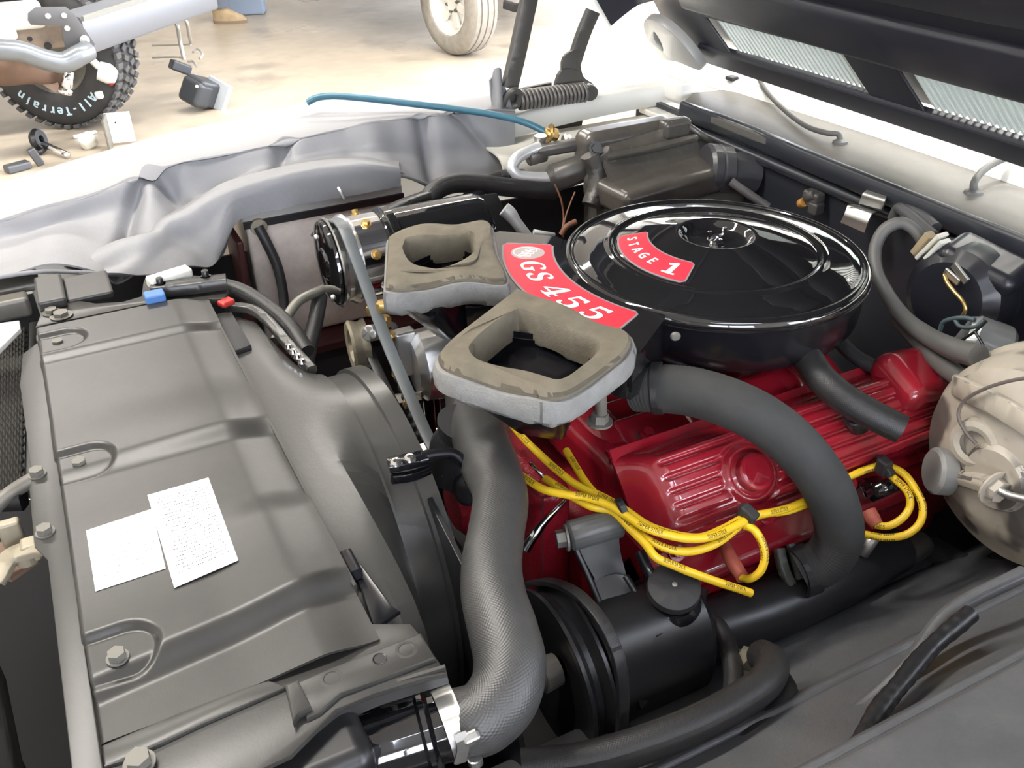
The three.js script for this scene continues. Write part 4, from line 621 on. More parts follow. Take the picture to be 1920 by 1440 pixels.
lead([[-0.331,0.87,0.0606],[-0.3326,0.872,0.0955],[-0.332,0.874,0.1299],[-0.3302,0.876,0.1679],[-0.3244,0.877,0.2048],[-0.3104,0.876,0.2316],[-0.2999,0.874,0.2575],[-0.2878,0.868,0.2851],[-0.2686,0.862,0.3036],[-0.2444,0.857,0.3157],[-0.21,0.852,0.3124],[-0.1729,0.848,0.3053],[-0.1415,0.842,0.306],[-0.1081,0.835,0.304],[-0.0584,0.826,0.2946]], 'yellow lead starting highest under the foam seal and sagging along the cover');
lead([[-0.2972,0.868,0.1311],[-0.3043,0.87,0.1628],[-0.3097,0.87,0.1953],[-0.3092,0.868,0.2139],[-0.304,0.865,0.2331],[-0.2995,0.86,0.2684],[-0.2903,0.855,0.2952],[-0.2743,0.85,0.3132],[-0.2549,0.848,0.322],[-0.2238,0.846,0.3221],[-0.1785,0.843,0.3077],[-0.148,0.838,0.3013],[-0.1065,0.83,0.3033],[-0.0571,0.82,0.2946]], 'short steep yellow lead rising beside the red manifold');
lead([[-0.3718,0.872,0.1376],[-0.3691,0.877,0.1649],[-0.3622,0.88,0.1951],[-0.3466,0.881,0.2141],[-0.3293,0.881,0.2295],[-0.3147,0.88,0.2489],[-0.3052,0.877,0.2705],[-0.2971,0.873,0.2885],[-0.2827,0.868,0.3019],[-0.2589,0.862,0.3162],[-0.2341,0.857,0.3202],[-0.2064,0.853,0.3166],[-0.1765,0.85,0.3111]], 'yellow lead emerging from behind the radiator hose with printed side up');
lead([[-0.3443,0.868,0.1652],[-0.3405,0.87,0.1863],[-0.3349,0.871,0.2116],[-0.3249,0.87,0.2338],[-0.3097,0.868,0.2472],[-0.3038,0.863,0.2748],[-0.2996,0.858,0.2987],[-0.2958,0.85,0.3135],[-0.2804,0.84,0.323],[-0.262,0.83,0.3342],[-0.2354,0.815,0.3467],[-0.2013,0.795,0.3587]], 'yellow lead running lowest past the pump cap to the front plug');
lead([[-0.1807,0.846,0.3134],[-0.1757,0.845,0.3216],[-0.172,0.835,0.333],[-0.1729,0.82,0.3423],[-0.1798,0.805,0.3456],[-0.1889,0.795,0.341],[-0.1916,0.79,0.3319]], 'yellow lead curling down from the black clip into a red boot', [[[-0.1913,0.791,0.3332],[-0.1867,0.79,0.3148],[-0.1771,0.785,0.2924],[-0.1657,0.78,0.2701]], [0.0075, 0.0085, 0.008, 0.0065]]);
lead([[0.0058,0.82,0.2807],[0.0313,0.825,0.284],[0.0478,0.83,0.2919],[0.0577,0.83,0.3114],[0.0538,0.825,0.3365],[0.0525,0.81,0.3536],[0.0443,0.795,0.3614],[0.0288,0.782,0.3595],[0.0101,0.775,0.3469],[-0.0035,0.772,0.3295]], 'yellow lead making the outer loop behind the duct');
lead([[0.0446,0.828,0.2956],[0.0463,0.825,0.3154],[0.0477,0.818,0.3345],[0.0451,0.805,0.3429],[0.0326,0.793,0.3451],[0.0181,0.785,0.3408],[0.0089,0.782,0.3298]], 'yellow lead making the inner loop behind the duct into a red boot', [[[0.0109,0.782,0.332],[0.0114,0.785,0.3232],[0.0126,0.79,0.314]], [0.0075, 0.0095, 0.009]]);
single('lead_clip', [box(...[-0.1742,0.852,0.308], 0.013, 0.026, 0.02, 0.003, [0.4, 0.3, 0]), rod([-0.1674,0.85,0.2928], [-0.1696,0.852,0.3024], 0.006)], mat.blackDull, 'black clip holding yellow leads below the filler boss', 'clip', 'lead clips');
single('lead_clip', [strap([[0.0522,0.835,0.2838],[0.042,0.838,0.2996],[0.0446,0.828,0.3096]], rrect(0.012, 0.008, 0.002), [0, 1, 0]), box(...[0.0415,0.835,0.2984], 0.014, 0.02, 0.016, 0.003)], mat.blackDull, 'black clip on yellow leads behind the duct', 'clip', 'lead clips');
single('lead_clip', [strap([[-0.3038,0.884,0.2523],[-0.3079,0.886,0.2647],[-0.305,0.878,0.2671]], rrect(0.006, 0.008, 0.002), [1, 0, 0])], mat.blackDull, 'tiny black clip on yellow leads in front of the valve cover', 'clip', 'lead clips');
single('coil_plugs', [rod([0.0529,0.8,0.2888], [0.0526,0.79,0.3038], 0.02), rod([0.0466,0.8,0.2795], [0.0494,0.785,0.2893], 0.014)], mat.gloss, 'glossy black rounded plug covers inside the yellow loop', 'cover');
single('dipstick_tube', [tube([[-0.3836,0.8,0.1912],[-0.3731,0.815,0.1908],[-0.3554,0.83,0.1893],[-0.3291,0.845,0.1849]], [0.006, 0.006, 0.004, 0.0025]), rod([-0.3469,0.87,0.1343], [-0.3395,0.86,0.1539], 0.0022)], mat.chrome, 'shiny bare steel dipstick tube below the yellow leads', 'tube');

// ================= power steering pump =================
{
  const t = thing('power_steering_pump', 'black power steering pump with round cap and big pulley', 'pump');
  const pc = [-0.4,0.7041,0.2835];
  mk('pulley', lathe([[0.012, 0.012], [0.05, 0.010], [0.078, 0.0], [0.092, -0.002], [0.0925, 0.002], [0.083, 0.010], [0.083, 0.016], [0.0925, 0.024], [0.092, 0.028], [0.07, 0.024], [0.012, 0.024]], pc, [1, 0, 0], 80, 0.5), mat.black, t);
  mk('hub_bolt', [...hexBolt(add(pc, [-0.012, 0, 0]), [-1, 0, 0], 0.010, 0.012), lathe([[0, 0], [0.02, 0], [0.018, 0.02], [0, 0.02]], add(pc, [-0.014, 0, 0]), [1, 0, 0], 24)], mat.dull, t);
  mk('reservoir', [loft([[-0.37, 0.9], [-0.362, 1], [-0.30, 1], [-0.25, 1], [-0.242, 0.9]].map(([x, k]) => Array.from({ length: 40 }, (_, i) => { const a = i / 40 * 2 * Math.PI, r = (0.062 + 0.026 * Math.max(0, Math.sin(a)) ** 2) * k; return [x, 0.71 + r * Math.sin(a), 0.315 + 0.9 * r * Math.cos(a)]; })), [true, true], 0.6)], mat.black, t);
  const cp = [-0.2794,0.806,0.3262], ax = [-0.12, 0.95, 0.25];
  mk('filler_neck', lathe([[0, -0.03], [0.032, -0.03], [0.033, -0.012], [0.031, -0.008], [0.026, -0.004], [0.026, 0], [0, 0]], add(cp, ax, -0.006), ax, 40), mat.glossSide, t);
  const cap = mk('cap', lathe([[0, 0.014], [0.004, 0.0142], [0.022, 0.013], [0.0275, 0.010], [0.0285, 0.002], [0.0275, 0], [0, 0]], cp, ax, 48), mat.blackDull, t);
  mk('cap_dot', lathe([[0, 0.0005], [0.0022, 0.0004], [0.003, 0]], add(cp, ax, 0.0142), ax, 12), mat.zinc, cap);
  mk('return_tube', tube([[-0.2926,0.83,0.2815],[-0.2938,0.822,0.2961],[-0.2922,0.81,0.3081],[-0.2946,0.795,0.3163]], 0.006), mat.glossSide, t);
  mk('barrel', rod([-0.3569,0.846,0.24], [-0.2993,0.852,0.2512], 0.0165), mat.barrelGrey ?? (mat.barrelGrey = M(L3(0.09, 0.09, 0.088), 0.45, 0.1)), t);
  mk('barrel_bolt', hexBolt([-0.3587,0.846,0.2409], [-0.9, -0.05, -0.3], 0.010, 0.010), mat.dull, t);
  mk('bracket', [sheet([[[-0.3487,0.838,0.2399],[-0.3234,0.84,0.2443],[-0.3008,0.842,0.2492]], [[-0.3459,0.82,0.255],[-0.3225,0.822,0.2605],[-0.3063,0.822,0.2615]], [[-0.3412,0.8,0.2705],[-0.3184,0.8,0.2717],[-0.3066,0.8,0.2798]]], 0.008, 12, 12)], mat.bracketGrey ?? (mat.bracketGrey = M(L3(0.025, 0.026, 0.026), 0.5)), t);
  mk('front_arm', [sheet([[[-0.3419,0.8,0.2683],[-0.3196,0.802,0.2734],[-0.3084,0.802,0.2793]], [[-0.3436,0.775,0.303],[-0.3181,0.78,0.3046],[-0.2991,0.78,0.3015]], [[-0.3458,0.745,0.3451],[-0.3148,0.75,0.3382],[-0.2949,0.75,0.3321]], [[-0.3485,0.71,0.3728],[-0.3093,0.71,0.3547],[-0.2893,0.71,0.341]]], 0.010, 16, 24)], mat.black, t);
  mk('arm_edge', [tube([[-0.3529,0.84,0.2402],[-0.347,0.805,0.2687],[-0.3468,0.78,0.3024],[-0.3443,0.755,0.3318],[-0.3448,0.725,0.3656]], 0.0035), tube([[-0.3099,0.803,0.2815],[-0.3031,0.78,0.3126],[-0.2972,0.752,0.3371],[-0.3014,0.73,0.3459]], 0.004)], mat.black, t);
  mk('rear_plate', [slab([[-0.2993,0.785,0.2754],[-0.254,0.785,0.2711],[-0.2272,0.785,0.3228],[-0.261,0.785,0.3489],[-0.3173,0.785,0.3523]].map((p) => [p[0], p[2]]), 0.772, 0.782, 0.003)], mat.black, t);
  settle(t);
}
{
  const belt = (name, pts, w, h, label) => single(name, strap(pts, rrect(w, h, 0.001), [1, 0, 0]), mat.rubber, label, 'belt');
  belt('drive_belt', [[-0.385,0.749,0.1931],[-0.385,0.805,0.2549],[-0.385,0.8361,0.3144],[-0.385,0.8372,0.3593],[-0.385,0.818,0.3846],[-0.385,0.7804,0.3954],[-0.385,0.7194,0.398]], 0.006, 0.012, 'black drive belt around the steering pump pulley');
}
// hoses in the lower front
single('pressure_hose', tube([[-0.2275,0.735,0.3197],[-0.2217,0.735,0.3379],[-0.2304,0.735,0.3676],[-0.2459,0.735,0.396],[-0.2689,0.735,0.4222],[-0.2859,0.73,0.4344]], 0.0105, { sides: 20 }), mat.rubber, 'grey black pressure hose bending down behind the steering pump', 'hose');
single('hose_fitting', [...hexBolt([-0.2242,0.725,0.3858], [0.3, 0.9, 0.2], 0.012, 0.014), rod([-0.2257,0.72,0.3939], [-0.2274,0.715,0.3986], 0.009)], mat.gold, 'small tan hose fitting beside the pressure hose', 'fitting');
single('return_hose', tube([[-0.5143,0.8,0.4346],[-0.4681,0.805,0.4558],[-0.4167,0.81,0.4689],[-0.3631,0.81,0.4735],[-0.3112,0.805,0.4691],[-0.2681,0.8,0.4596],[-0.2413,0.79,0.4402],[-0.2256,0.765,0.4123]], 0.0165, { sides: 24 }), mat.rubber, 'thick black return hose sweeping along the bottom of the bay', 'hose');
single('cooler_hose', tube([[-0.3669,0.78,0.5139],[-0.3132,0.775,0.4923],[-0.2691,0.77,0.4783],[-0.2357,0.765,0.4598],[-0.2225,0.755,0.439]], 0.011, { sides: 20 }), mat.rubber, 'thinner black hose under the sweeping return hose', 'hose');
single('wiring_loom', tube([[-0.3118,0.86,0.5936],[-0.2727,0.855,0.5743],[-0.2349,0.85,0.5572],[-0.1932,0.845,0.5428],[-0.1392,0.845,0.5268],[-0.0818,0.855,0.5196]], 0.0085, { seg: 120, sides: 20, mod: (u, l) => 1 + 0.03 * Math.sin(l * 420) + 0.05 * Math.sin(l * 90) }), mat.black, 'lumpy black taped wiring loom on the driver side panel', 'wiring');

// ================= compressor, belts, pulleys =================
{
  const t = thing('compressor', 'air conditioning compressor with black clutch plate and silver pulley', 'compressor');
  const c = [-0.435,0.9518,-0.3277], X = [1, 0, 0.0];
  mk('clutch_plate', lathe([[0, -0.004], [0.02, -0.004], [0.024, -0.001], [0.05, 0.0], [0.061, 0.002], [0.062, 0.006], [0, 0.006]], c, X, 60), mat.gloss, t);
  mk('pulley', lathe([[0.03, 0.008], [0.064, 0.008], [0.066, 0.010], [0.060, 0.018], [0.060, 0.024], [0.066, 0.032], [0.066, 0.036], [0.03, 0.036]], c, X, 60), mat.steel, t);
  mk('front_head', lathe([[0, 0.038], [0.056, 0.038], [0.061, 0.042], [0.061, 0.082], [0.056, 0.088], [0, 0.088]], c, X, 60), mat.chrome, t);
  mk('body', lathe([[0, 0.088], [0.058, 0.088], [0.066, 0.092], [0.066, 0.104], [0.060, 0.108], [0.060, 0.24], [0.055, 0.25], [0, 0.25]], c, X, 60), mat.gloss, t);
  for (const a of [1.2, 2.0, 0.4]) mk('bolt', hexBolt(add(c, [0.06, 0.061 * Math.sin(a), 0.061 * Math.cos(a)]), [0, Math.sin(a), Math.cos(a)], 0.005, 0.006), mat.brass, t);
  mk('plate_rivet', [lathe([[0, -0.004], [0.003, -0.0035], [0.005, 0]], add(c, [0, -0.045, 0.02]), X, 14), lathe([[0, -0.004], [0.003, -0.0035], [0.005, 0]], add(c, [0, 0.03, -0.03]), X, 14)], mat.zinc, t);
  settle(t);
  single('compressor_belt', [strap([[-0.414,0.9491,-0.446],[-0.414,0.9975,-0.3713],[-0.414,1.0205,-0.2934],[-0.414,0.9979,-0.2508],[-0.414,0.9588,-0.2018],[-0.414,0.9101,-0.1426],[-0.414,0.8689,-0.0746],[-0.414,0.8374,-0.0173],[-0.414,0.818,0.0471]], rrect(0.004, 0.016, 0.001), [1, 0, 0], { seg: 80 })], M(L3(0.10, 0.11, 0.115), 0.45), 'grey compressor belt running down beside the far foam seal', 'belt');
  single('compressor_bracket', [slab([[-0.1271,0.9,-0.5729],[-0.0362,0.9,-0.5834],[-0.0918,0.9,-0.3998],[-0.1522,0.9,-0.4078]].map((p) => [p[0], p[2]]), 0.89, 0.905, 0.003), strap([[-0.3421,0.985,-0.3738],[-0.2651,0.97,-0.4425],[-0.2167,0.965,-0.4712]], rrect(0.02, 0.02, 0.004), [0, 1, 0]), sheet([[[-0.2474,0.9608,-0.42],[-0.1723,0.9718,-0.42],[-0.1147,0.9703,-0.42]], [[-0.2575,0.934,-0.4],[-0.1741,0.9261,-0.4],[-0.0917,0.8999,-0.4]]], 0.006, 10, 8)], mat.black, 'black compressor bracket plate behind the far foam seal', 'bracket');
}
{
  const t = thing('alternator', 'silver alternator with round pulley below the far foam seal', 'alternator');
  const c = [-0.425,0.8398,-0.2756];
  mk('pulley', lathe([[0, 0.004], [0.02, 0.004], [0.024, -0.002], [0.034, -0.004], [0.038, 0], [0.034, 0.010], [0.034, 0.014], [0.038, 0.022], [0, 0.022]], c, [1, 0, 0.12], 48), mat.gold, t);
  mk('housing', lathe([[0, 0.0], [0.036, 0.0], [0.05, 0.01], [0.052, 0.04], [0.048, 0.06], [0.05, 0.09], [0.036, 0.10], [0, 0.10]], [-0.375,0.8519,-0.1568], [1, 0, 0.1], 48), mat.alu, t);
  mk('pivot', rod([-0.41,0.8748,-0.2378], [-0.36,0.8471,-0.2806], 0.012), mat.alu, t); mk('ear', box(...[-0.38,0.8702,-0.1704], 0.03, 0.07, 0.02, 0.004), mat.alu, t);
  settle(t);
  single('alternator_belt', [strap([[-0.408,0.8552,-0.3013],[-0.408,0.8399,-0.2538],[-0.408,0.8134,-0.1937],[-0.408,0.7901,-0.1259],[-0.408,0.7681,-0.062]], rrect(0.004, 0.014, 0.001), [1, 0, 0], { seg: 60 })], mat.rubber, 'black alternator belt slanting past the silver pulley', 'belt');
  const t2 = thing('fuel_line', 'twisted brass and black lines hanging below the far air inlet', 'pipe');
  const pts = [[-0.4,0.9315,-0.2102],[-0.39,0.892,-0.218],[-0.385,0.8543,-0.2128],[-0.385,0.8216,-0.1991],[-0.385,0.8005,-0.1723],[-0.385,0.7693,-0.1479],[-0.385,0.7487,-0.1216]]; 
  mk('line', tube(pts, 0.006, { seg: 90, mod: (u, l) => 1 + 0.25 * Math.sin(l * 420) }), mat.blackDull, t2);
  for (const [k, p] of [[-0.41,0.9192,-0.203],[-0.405,0.9369,-0.1742],[-0.4,0.9077,-0.187],[-0.4,0.8903,-0.1747],[-0.395,0.836,-0.1698],[-0.395,0.8069,-0.1354]].entries()) mk('fitting', [lathe([[0, 0], [0.007, 0], [0.009, 0.004], [0.009, 0.012], [0.006, 0.016], [0, 0.016]], p, [0.1, 1, 0.2 * k - 0.4], 8)], mat.brass, t2);
  settle(t2);
  single('timing_tab', [sheet([[[-0.38,0.7624,-0.2367],[-0.38,0.8337,-0.1187]], [[-0.37,0.7323,-0.2585],[-0.37,0.8046,-0.1444]]], 0.003, 4, 4)], mat.zinc, 'small bright steel tab behind the belts', 'tab');
  single('inlet_stay', [rod([-0.36,0.8794,-0.1498], [-0.36,0.7245,-0.1462], 0.008), rod([-0.34,0.8554,-0.1691], [-0.34,0.7328,-0.1681], 0.005)], mat.glossSide, 'glossy black stay rods under the far air inlet', 'stay');
}
// ================= battery =================
{
  const t = thing('battery', 'dirty white battery case with dark lid edge under the grey cover', 'battery');
  mk('case', [box(-0.355, 0.815, -0.685, 0.272, 0.225, 0.175, 0.008)], mat.battery, t);
  mk('lid', [box(-0.355, 0.938, -0.685, 0.282, 0.022, 0.185, 0.004)], M(L3(0.34, 0.33, 0.31), 0.35), t);
  mk('lid_edge', strap([[-0.496, 0.928, -0.589], [-0.214, 0.928, -0.589]], rect(0.004, 0.012), [0, 1, 0], { straight: true }), mat.black, t);
  mk('cable', tube([[-0.4736,0.9242,-0.585],[-0.4661,0.8979,-0.575],[-0.4571,0.8563,-0.565],[-0.4582,0.8031,-0.55],[-0.471,0.754,-0.53]], 0.0085), mat.rubber, t);
  mk('terminal', [lathe([[0, 0], [0.014, 0], [0.014, 0.008], [0, 0.01]], [-0.4722,0.9224,-0.592], [0, 0, 1], 20)], mat.gold, t);
  mk('tie', tube([[-0.3334,0.97,-0.5788],[-0.3344,0.968,-0.5623],[-0.3265,0.95,-0.5729]], 0.0022), mat.paper, t);
  settle(t);
}
single('battery_tray', [box(-0.36, 0.69, -0.66, 0.32, 0.02, 0.22, 0.006), box(-0.51, 0.80, -0.62, 0.012, 0.22, 0.10, 0.004)], M(L3(0.06, 0.014, 0.013), 0.6), 'dark red painted battery tray beside the radiator support', 'tray');
// looms and pipes between the battery and the shroud
single('battery_cable', tube([[-0.5769,0.93,-0.3772],[-0.5555,0.925,-0.3573],[-0.5308,0.915,-0.3092],[-0.5143,0.905,-0.2498],[-0.508,0.89,-0.2012]], 0.0115), mat.rubber, 'black battery cable curving past the fan shroud', 'cable');
single('heater_pipe', tube([[-0.5288,0.86,-0.306],[-0.5015,0.87,-0.3437],[-0.4693,0.875,-0.3837],[-0.4274,0.87,-0.4136],[-0.3822,0.86,-0.4494]], 0.0075), M(L3(0.2, 0.195, 0.165), 0.4, 0.3), 'olive grey bent metal pipe behind the fan shroud', 'pipe');
single('lower_hose', tube([[-0.4281,0.86,-0.4156],[-0.4488,0.84,-0.3787],[-0.4737,0.82,-0.3379],[-0.4959,0.8,-0.2993]], 0.012), mat.rubber, 'black hose dropping behind the clutch plate', 'hose');
single('fan_clutch', [lathe([[0, 0], [0.07, 0], [0.08, 0.01], [0.08, 0.03], [0.05, 0.045], [0, 0.045]], [-0.50, 0.70, -0.01], [1, 0, 0], 40), ...[0, 1, 2, 3, 4].map((i) => { const a = i * 1.2566 + 0.9; return box(-0.485, 0.70 + 0.13 * Math.sin(a), -0.01 + 0.13 * Math.cos(a), 0.004, 0.16, 0.06, 0.001, [Math.PI / 2 - a, 0.5, 0]); })], mat.alu, 'silver fan blades and clutch inside the shroud', 'fan');

// ================= grey cover over the passenger fender =================
const clothRows = [
  [[-0.8892,0.9709,-0.86],[-0.8389,0.976,-0.86],[-0.7694,0.9856,-0.86],[-0.6977,0.9964,-0.86],[-0.6243,1.0066,-0.86],[-0.5394,1.0176,-0.86],[-0.4722,1.0222,-0.86],[-0.4234,1.0239,-0.86],[-0.3524,1.0316,-0.86],[-0.2693,1.0381,-0.86],[-0.184,1.0388,-0.86],[-0.1067,1.04,-0.86],[-0.027,1.0412,-0.86],[0.0437,1.045,-0.86],[0.1039,1.045,-0.86],[0.1469,1.0441,-0.86]].map((p) => [p[0], p[1] - 0.30, -0.985]),
  [[-0.8892,0.9709,-0.86],[-0.8389,0.976,-0.86],[-0.7694,0.9856,-0.86],[-0.6977,0.9964,-0.86],[-0.6243,1.0066,-0.86],[-0.5394,1.0176,-0.86],[-0.4722,1.0222,-0.86],[-0.4234,1.0239,-0.86],[-0.3524,1.0316,-0.86],[-0.2693,1.0381,-0.86],[-0.184,1.0388,-0.86],[-0.1067,1.04,-0.86],[-0.027,1.0412,-0.86],[0.0437,1.045,-0.86],[0.1039,1.045,-0.86],[0.1469,1.0441,-0.86]].map((p) => [p[0], p[1] - 0.06, -0.965]),
  [[-0.8892,0.9709,-0.86],[-0.8389,0.976,-0.86],[-0.7694,0.9856,-0.86],[-0.6977,0.9964,-0.86],[-0.6243,1.0066,-0.86],[-0.5394,1.0176,-0.86],[-0.4722,1.0222,-0.86],[-0.4234,1.0239,-0.86],[-0.3524,1.0316,-0.86],[-0.2693,1.0381,-0.86],[-0.184,1.0388,-0.86],[-0.1067,1.04,-0.86],[-0.027,1.0412,-0.86],[0.0437,1.045,-0.86],[0.1039,1.045,-0.86],[0.1469,1.0441,-0.86]],
  [[-0.8904,0.968,-0.775],[-0.8419,0.9738,-0.775],[-0.7759,0.9805,-0.775],[-0.707,0.9914,-0.775],[-0.6362,1.003,-0.775],[-0.5543,1.0162,-0.775],[-0.4901,1.0198,-0.775],[-0.4432,1.0216,-0.775],[-0.3754,1.0277,-0.775],[-0.2957,1.034,-0.775],[-0.2139,1.0356,-0.775],[-0.1399,1.0368,-0.775],[-0.0636,1.0361,-0.775],[0.004,1.0362,-0.775],[0.0617,1.0338,-0.775],[0.103,1.0295,-0.775]],
  [[-0.8899,0.971,-0.68],[-0.8435,0.9775,-0.68],[-0.7815,0.9814,-0.68],[-0.7159,0.9922,-0.68],[-0.6482,1.005,-0.68],[-0.5697,1.0202,-0.68],[-0.5089,1.0228,-0.68],[-0.4644,1.0247,-0.68],[-0.4002,1.0292,-0.68],[-0.3245,1.0352,-0.68],[-0.2467,1.0377,-0.68],[-0.1764,1.0389,-0.68],[-0.1041,1.0363,-0.68],[-0.04,1.0332,-0.68],[0.0148,1.0285,-0.68],[0.0541,1.0211,-0.68]],
  [[-0.8906,0.9686,-0.668],[-0.8445,0.975,-0.668],[-0.7829,0.9787,-0.668],[-0.7177,0.9893,-0.668],[-0.6504,1.002,-0.668],[-0.5725,1.017,-0.668],[-0.512,1.0195,-0.668],[-0.4678,1.0213,-0.668],[-0.4039,1.0257,-0.668],[-0.3287,1.0316,-0.668],[-0.2513,1.0339,-0.668],[-0.1814,1.035,-0.668],[-0.1094,1.0323,-0.668],[-0.0457,1.0291,-0.668],[0.0088,1.0243,-0.668],[0.0478,1.0168,-0.668]],
  [[-0.8971,0.947,-0.65],[-0.8519,0.9506,-0.65],[-0.7913,0.9513,-0.65],[-0.7265,0.9606,-0.65],[-0.6604,0.9685,-0.65],[-0.5847,0.9724,-0.65],[-0.5231,0.9795,-0.65],[-0.477,0.9916,-0.65],[-0.4121,1.0036,-0.65],[-0.3374,1.0072,-0.65],[-0.2604,1.0071,-0.65],[-0.1911,1.0029,-0.65],[-0.1193,0.9976,-0.65],[-0.0559,0.9878,-0.65],[-0.0011,0.9864,-0.65],[0.0381,0.9855,-0.65]],
  [[-0.898,0.9449,-0.59],[-0.855,0.9457,-0.59],[-0.7957,0.9485,-0.59],[-0.7358,0.9463,-0.59],[-0.6719,0.9434,-0.605],[-0.5944,0.9497,-0.62],[-0.5292,0.9687,-0.63],[-0.4827,0.9851,-0.63],[-0.4191,0.9923,-0.63],[-0.3431,0.9984,-0.635],[-0.2674,0.9907,-0.635],[-0.1987,0.9813,-0.635],[-0.1277,0.9658,-0.635],[-0.0642,0.9553,-0.635],[-0.0094,0.9514,-0.635],[0.0326,0.9585,-0.64]],
  [[-0.8949,0.9564,-0.5],[-0.8548,0.9553,-0.5],[-0.8005,0.9512,-0.5],[-0.7466,0.9373,-0.5],[-0.6898,0.9134,-0.52],[-0.6178,0.9025,-0.54],[-0.5582,0.8904,-0.56],[-0.4975,0.9523,-0.59],[-0.4332,0.9743,-0.587],[-0.3611,0.9776,-0.585],[-0.2866,0.9738,-0.585],[-0.2175,0.965,-0.59],[-0.1451,0.9276,-0.6],[-0.0774,0.9194,-0.61],[-0.0178,0.9161,-0.62],[0.0271,0.9365,-0.63]],
];
{
  const t = thing('fender_cover', 'large grey vinyl fender cover draped with folds over the passenger fender', 'cover');
  const ridge = (x, c, w, h) => h * Math.exp(-(((x - c) / w) ** 2));
  mk('cover_sheet', sheet(clothRows, 0.003, 260, 130, (u, v, p) => {
    const hang = sstep(0.50, 0.62, v), x = p[0]; let d = 0;
    d += hang * 0.010 * (fbm(x * 9 + 3, v * 2.2 + 1, 64, 81, 3) - 0.5) * 2;
    d += hang * (ridge(x + 0.2 * v, -0.50, 0.016, 0.020) - ridge(x, -0.63, 0.03, 0.014) + ridge(x - 0.15 * v, -0.70, 0.02, 0.016) + ridge(x + 0.1 * v, -0.33, 0.018, 0.018) - ridge(x, -0.24, 0.03, 0.012) + ridge(x, -0.14, 0.016, 0.018) - ridge(x, -0.78, 0.04, 0.012) + ridge(x - 0.3 * v, -0.26, 0.014, 0.012));
    d += 0.004 * (fbm(x * 5, v * 9, 64, 87, 3) - 0.5) * (0.3 + v); return d;
  }), mat.cloth, t);
  mk('loose_corner', sheet([[[0.0127,1.0764,-0.7],[0.0287,1.0957,-0.7],[0.0458,1.0624,-0.7]], [[0.0084,1.0312,-0.685],[0.0263,1.0399,-0.68],[0.0464,1.021,-0.685]], [[0.0063,0.9864,-0.665],[0.0218,0.9894,-0.66],[0.0377,0.9766,-0.665]], [[0.0114,0.9371,-0.655],[0.0225,0.9367,-0.65],[0.0365,0.935,-0.655]]], 0.003, 20, 30, (u, v) => 0.006 * Math.sin(u * 9 + v * 4)), mat.cloth, t);
  const flapRows = [[[-0.773,0.9291,-0.56],[-0.7237,0.9388,-0.575],[-0.664,0.9491,-0.595],[-0.5924,0.9638,-0.615],[-0.5461,0.9806,-0.62],[-0.5002,0.9952,-0.622],[-0.4196,1.0031,-0.622],[-0.3458,1.003,-0.624],[-0.2703,0.9959,-0.625],[-0.2067,0.9793,-0.62]], [[-0.7695,0.9359,-0.535],[-0.7224,0.9414,-0.545],[-0.6642,0.9514,-0.56],[-0.5945,0.9645,-0.578],[-0.5492,0.9808,-0.583],[-0.5033,0.9957,-0.588],[-0.4234,1.0043,-0.59],[-0.3514,1.0047,-0.59],[-0.2785,0.998,-0.59],[-0.2173,0.9816,-0.592]], [[-0.7602,0.9359,-0.515],[-0.7169,0.9276,-0.522],[-0.6612,0.9276,-0.535],[-0.5968,0.933,-0.555],[-0.5508,0.947,-0.565],[-0.5043,0.9822,-0.575],[-0.4236,0.9954,-0.578],[-0.3516,0.9965,-0.578],[-0.2815,0.991,-0.578],[-0.219,0.9748,-0.584]], [[-0.7534,0.943,-0.49],[-0.7172,0.9223,-0.497],[-0.6651,0.9122,-0.505],[-0.6041,0.9075,-0.52],[-0.5582,0.9006,-0.53],[-0.5066,0.9464,-0.57],[-0.4272,0.9524,-0.572],[-0.3572,0.9532,-0.572],[-0.2857,0.9532,-0.572],[-0.2213,0.9521,-0.578]]];
  mk('folded_layer', sheet(flapRows, 0.003, 200, 70, (u, v, p) => 0.006 * (fbm(p[0] * 14 + 2, v * 3, 64, 131, 3) - 0.5) * v + 0.009 * Math.exp(-(((p[0] + 0.66 - 0.1 * v) / 0.02) ** 2)) - 0.010 * Math.exp(-(((p[0] + 0.59 + 0.12 * v) / 0.03) ** 2)) * v), mat.cloth, t);
  const hem = clothRows[clothRows.length - 1].map((p) => add(p, [0, 0.002, 0.003]));
  mk('hem', tube(hem, 0.0035, { seg: 160, sides: 8 }), mat.cloth, t);
  settle(t);
}
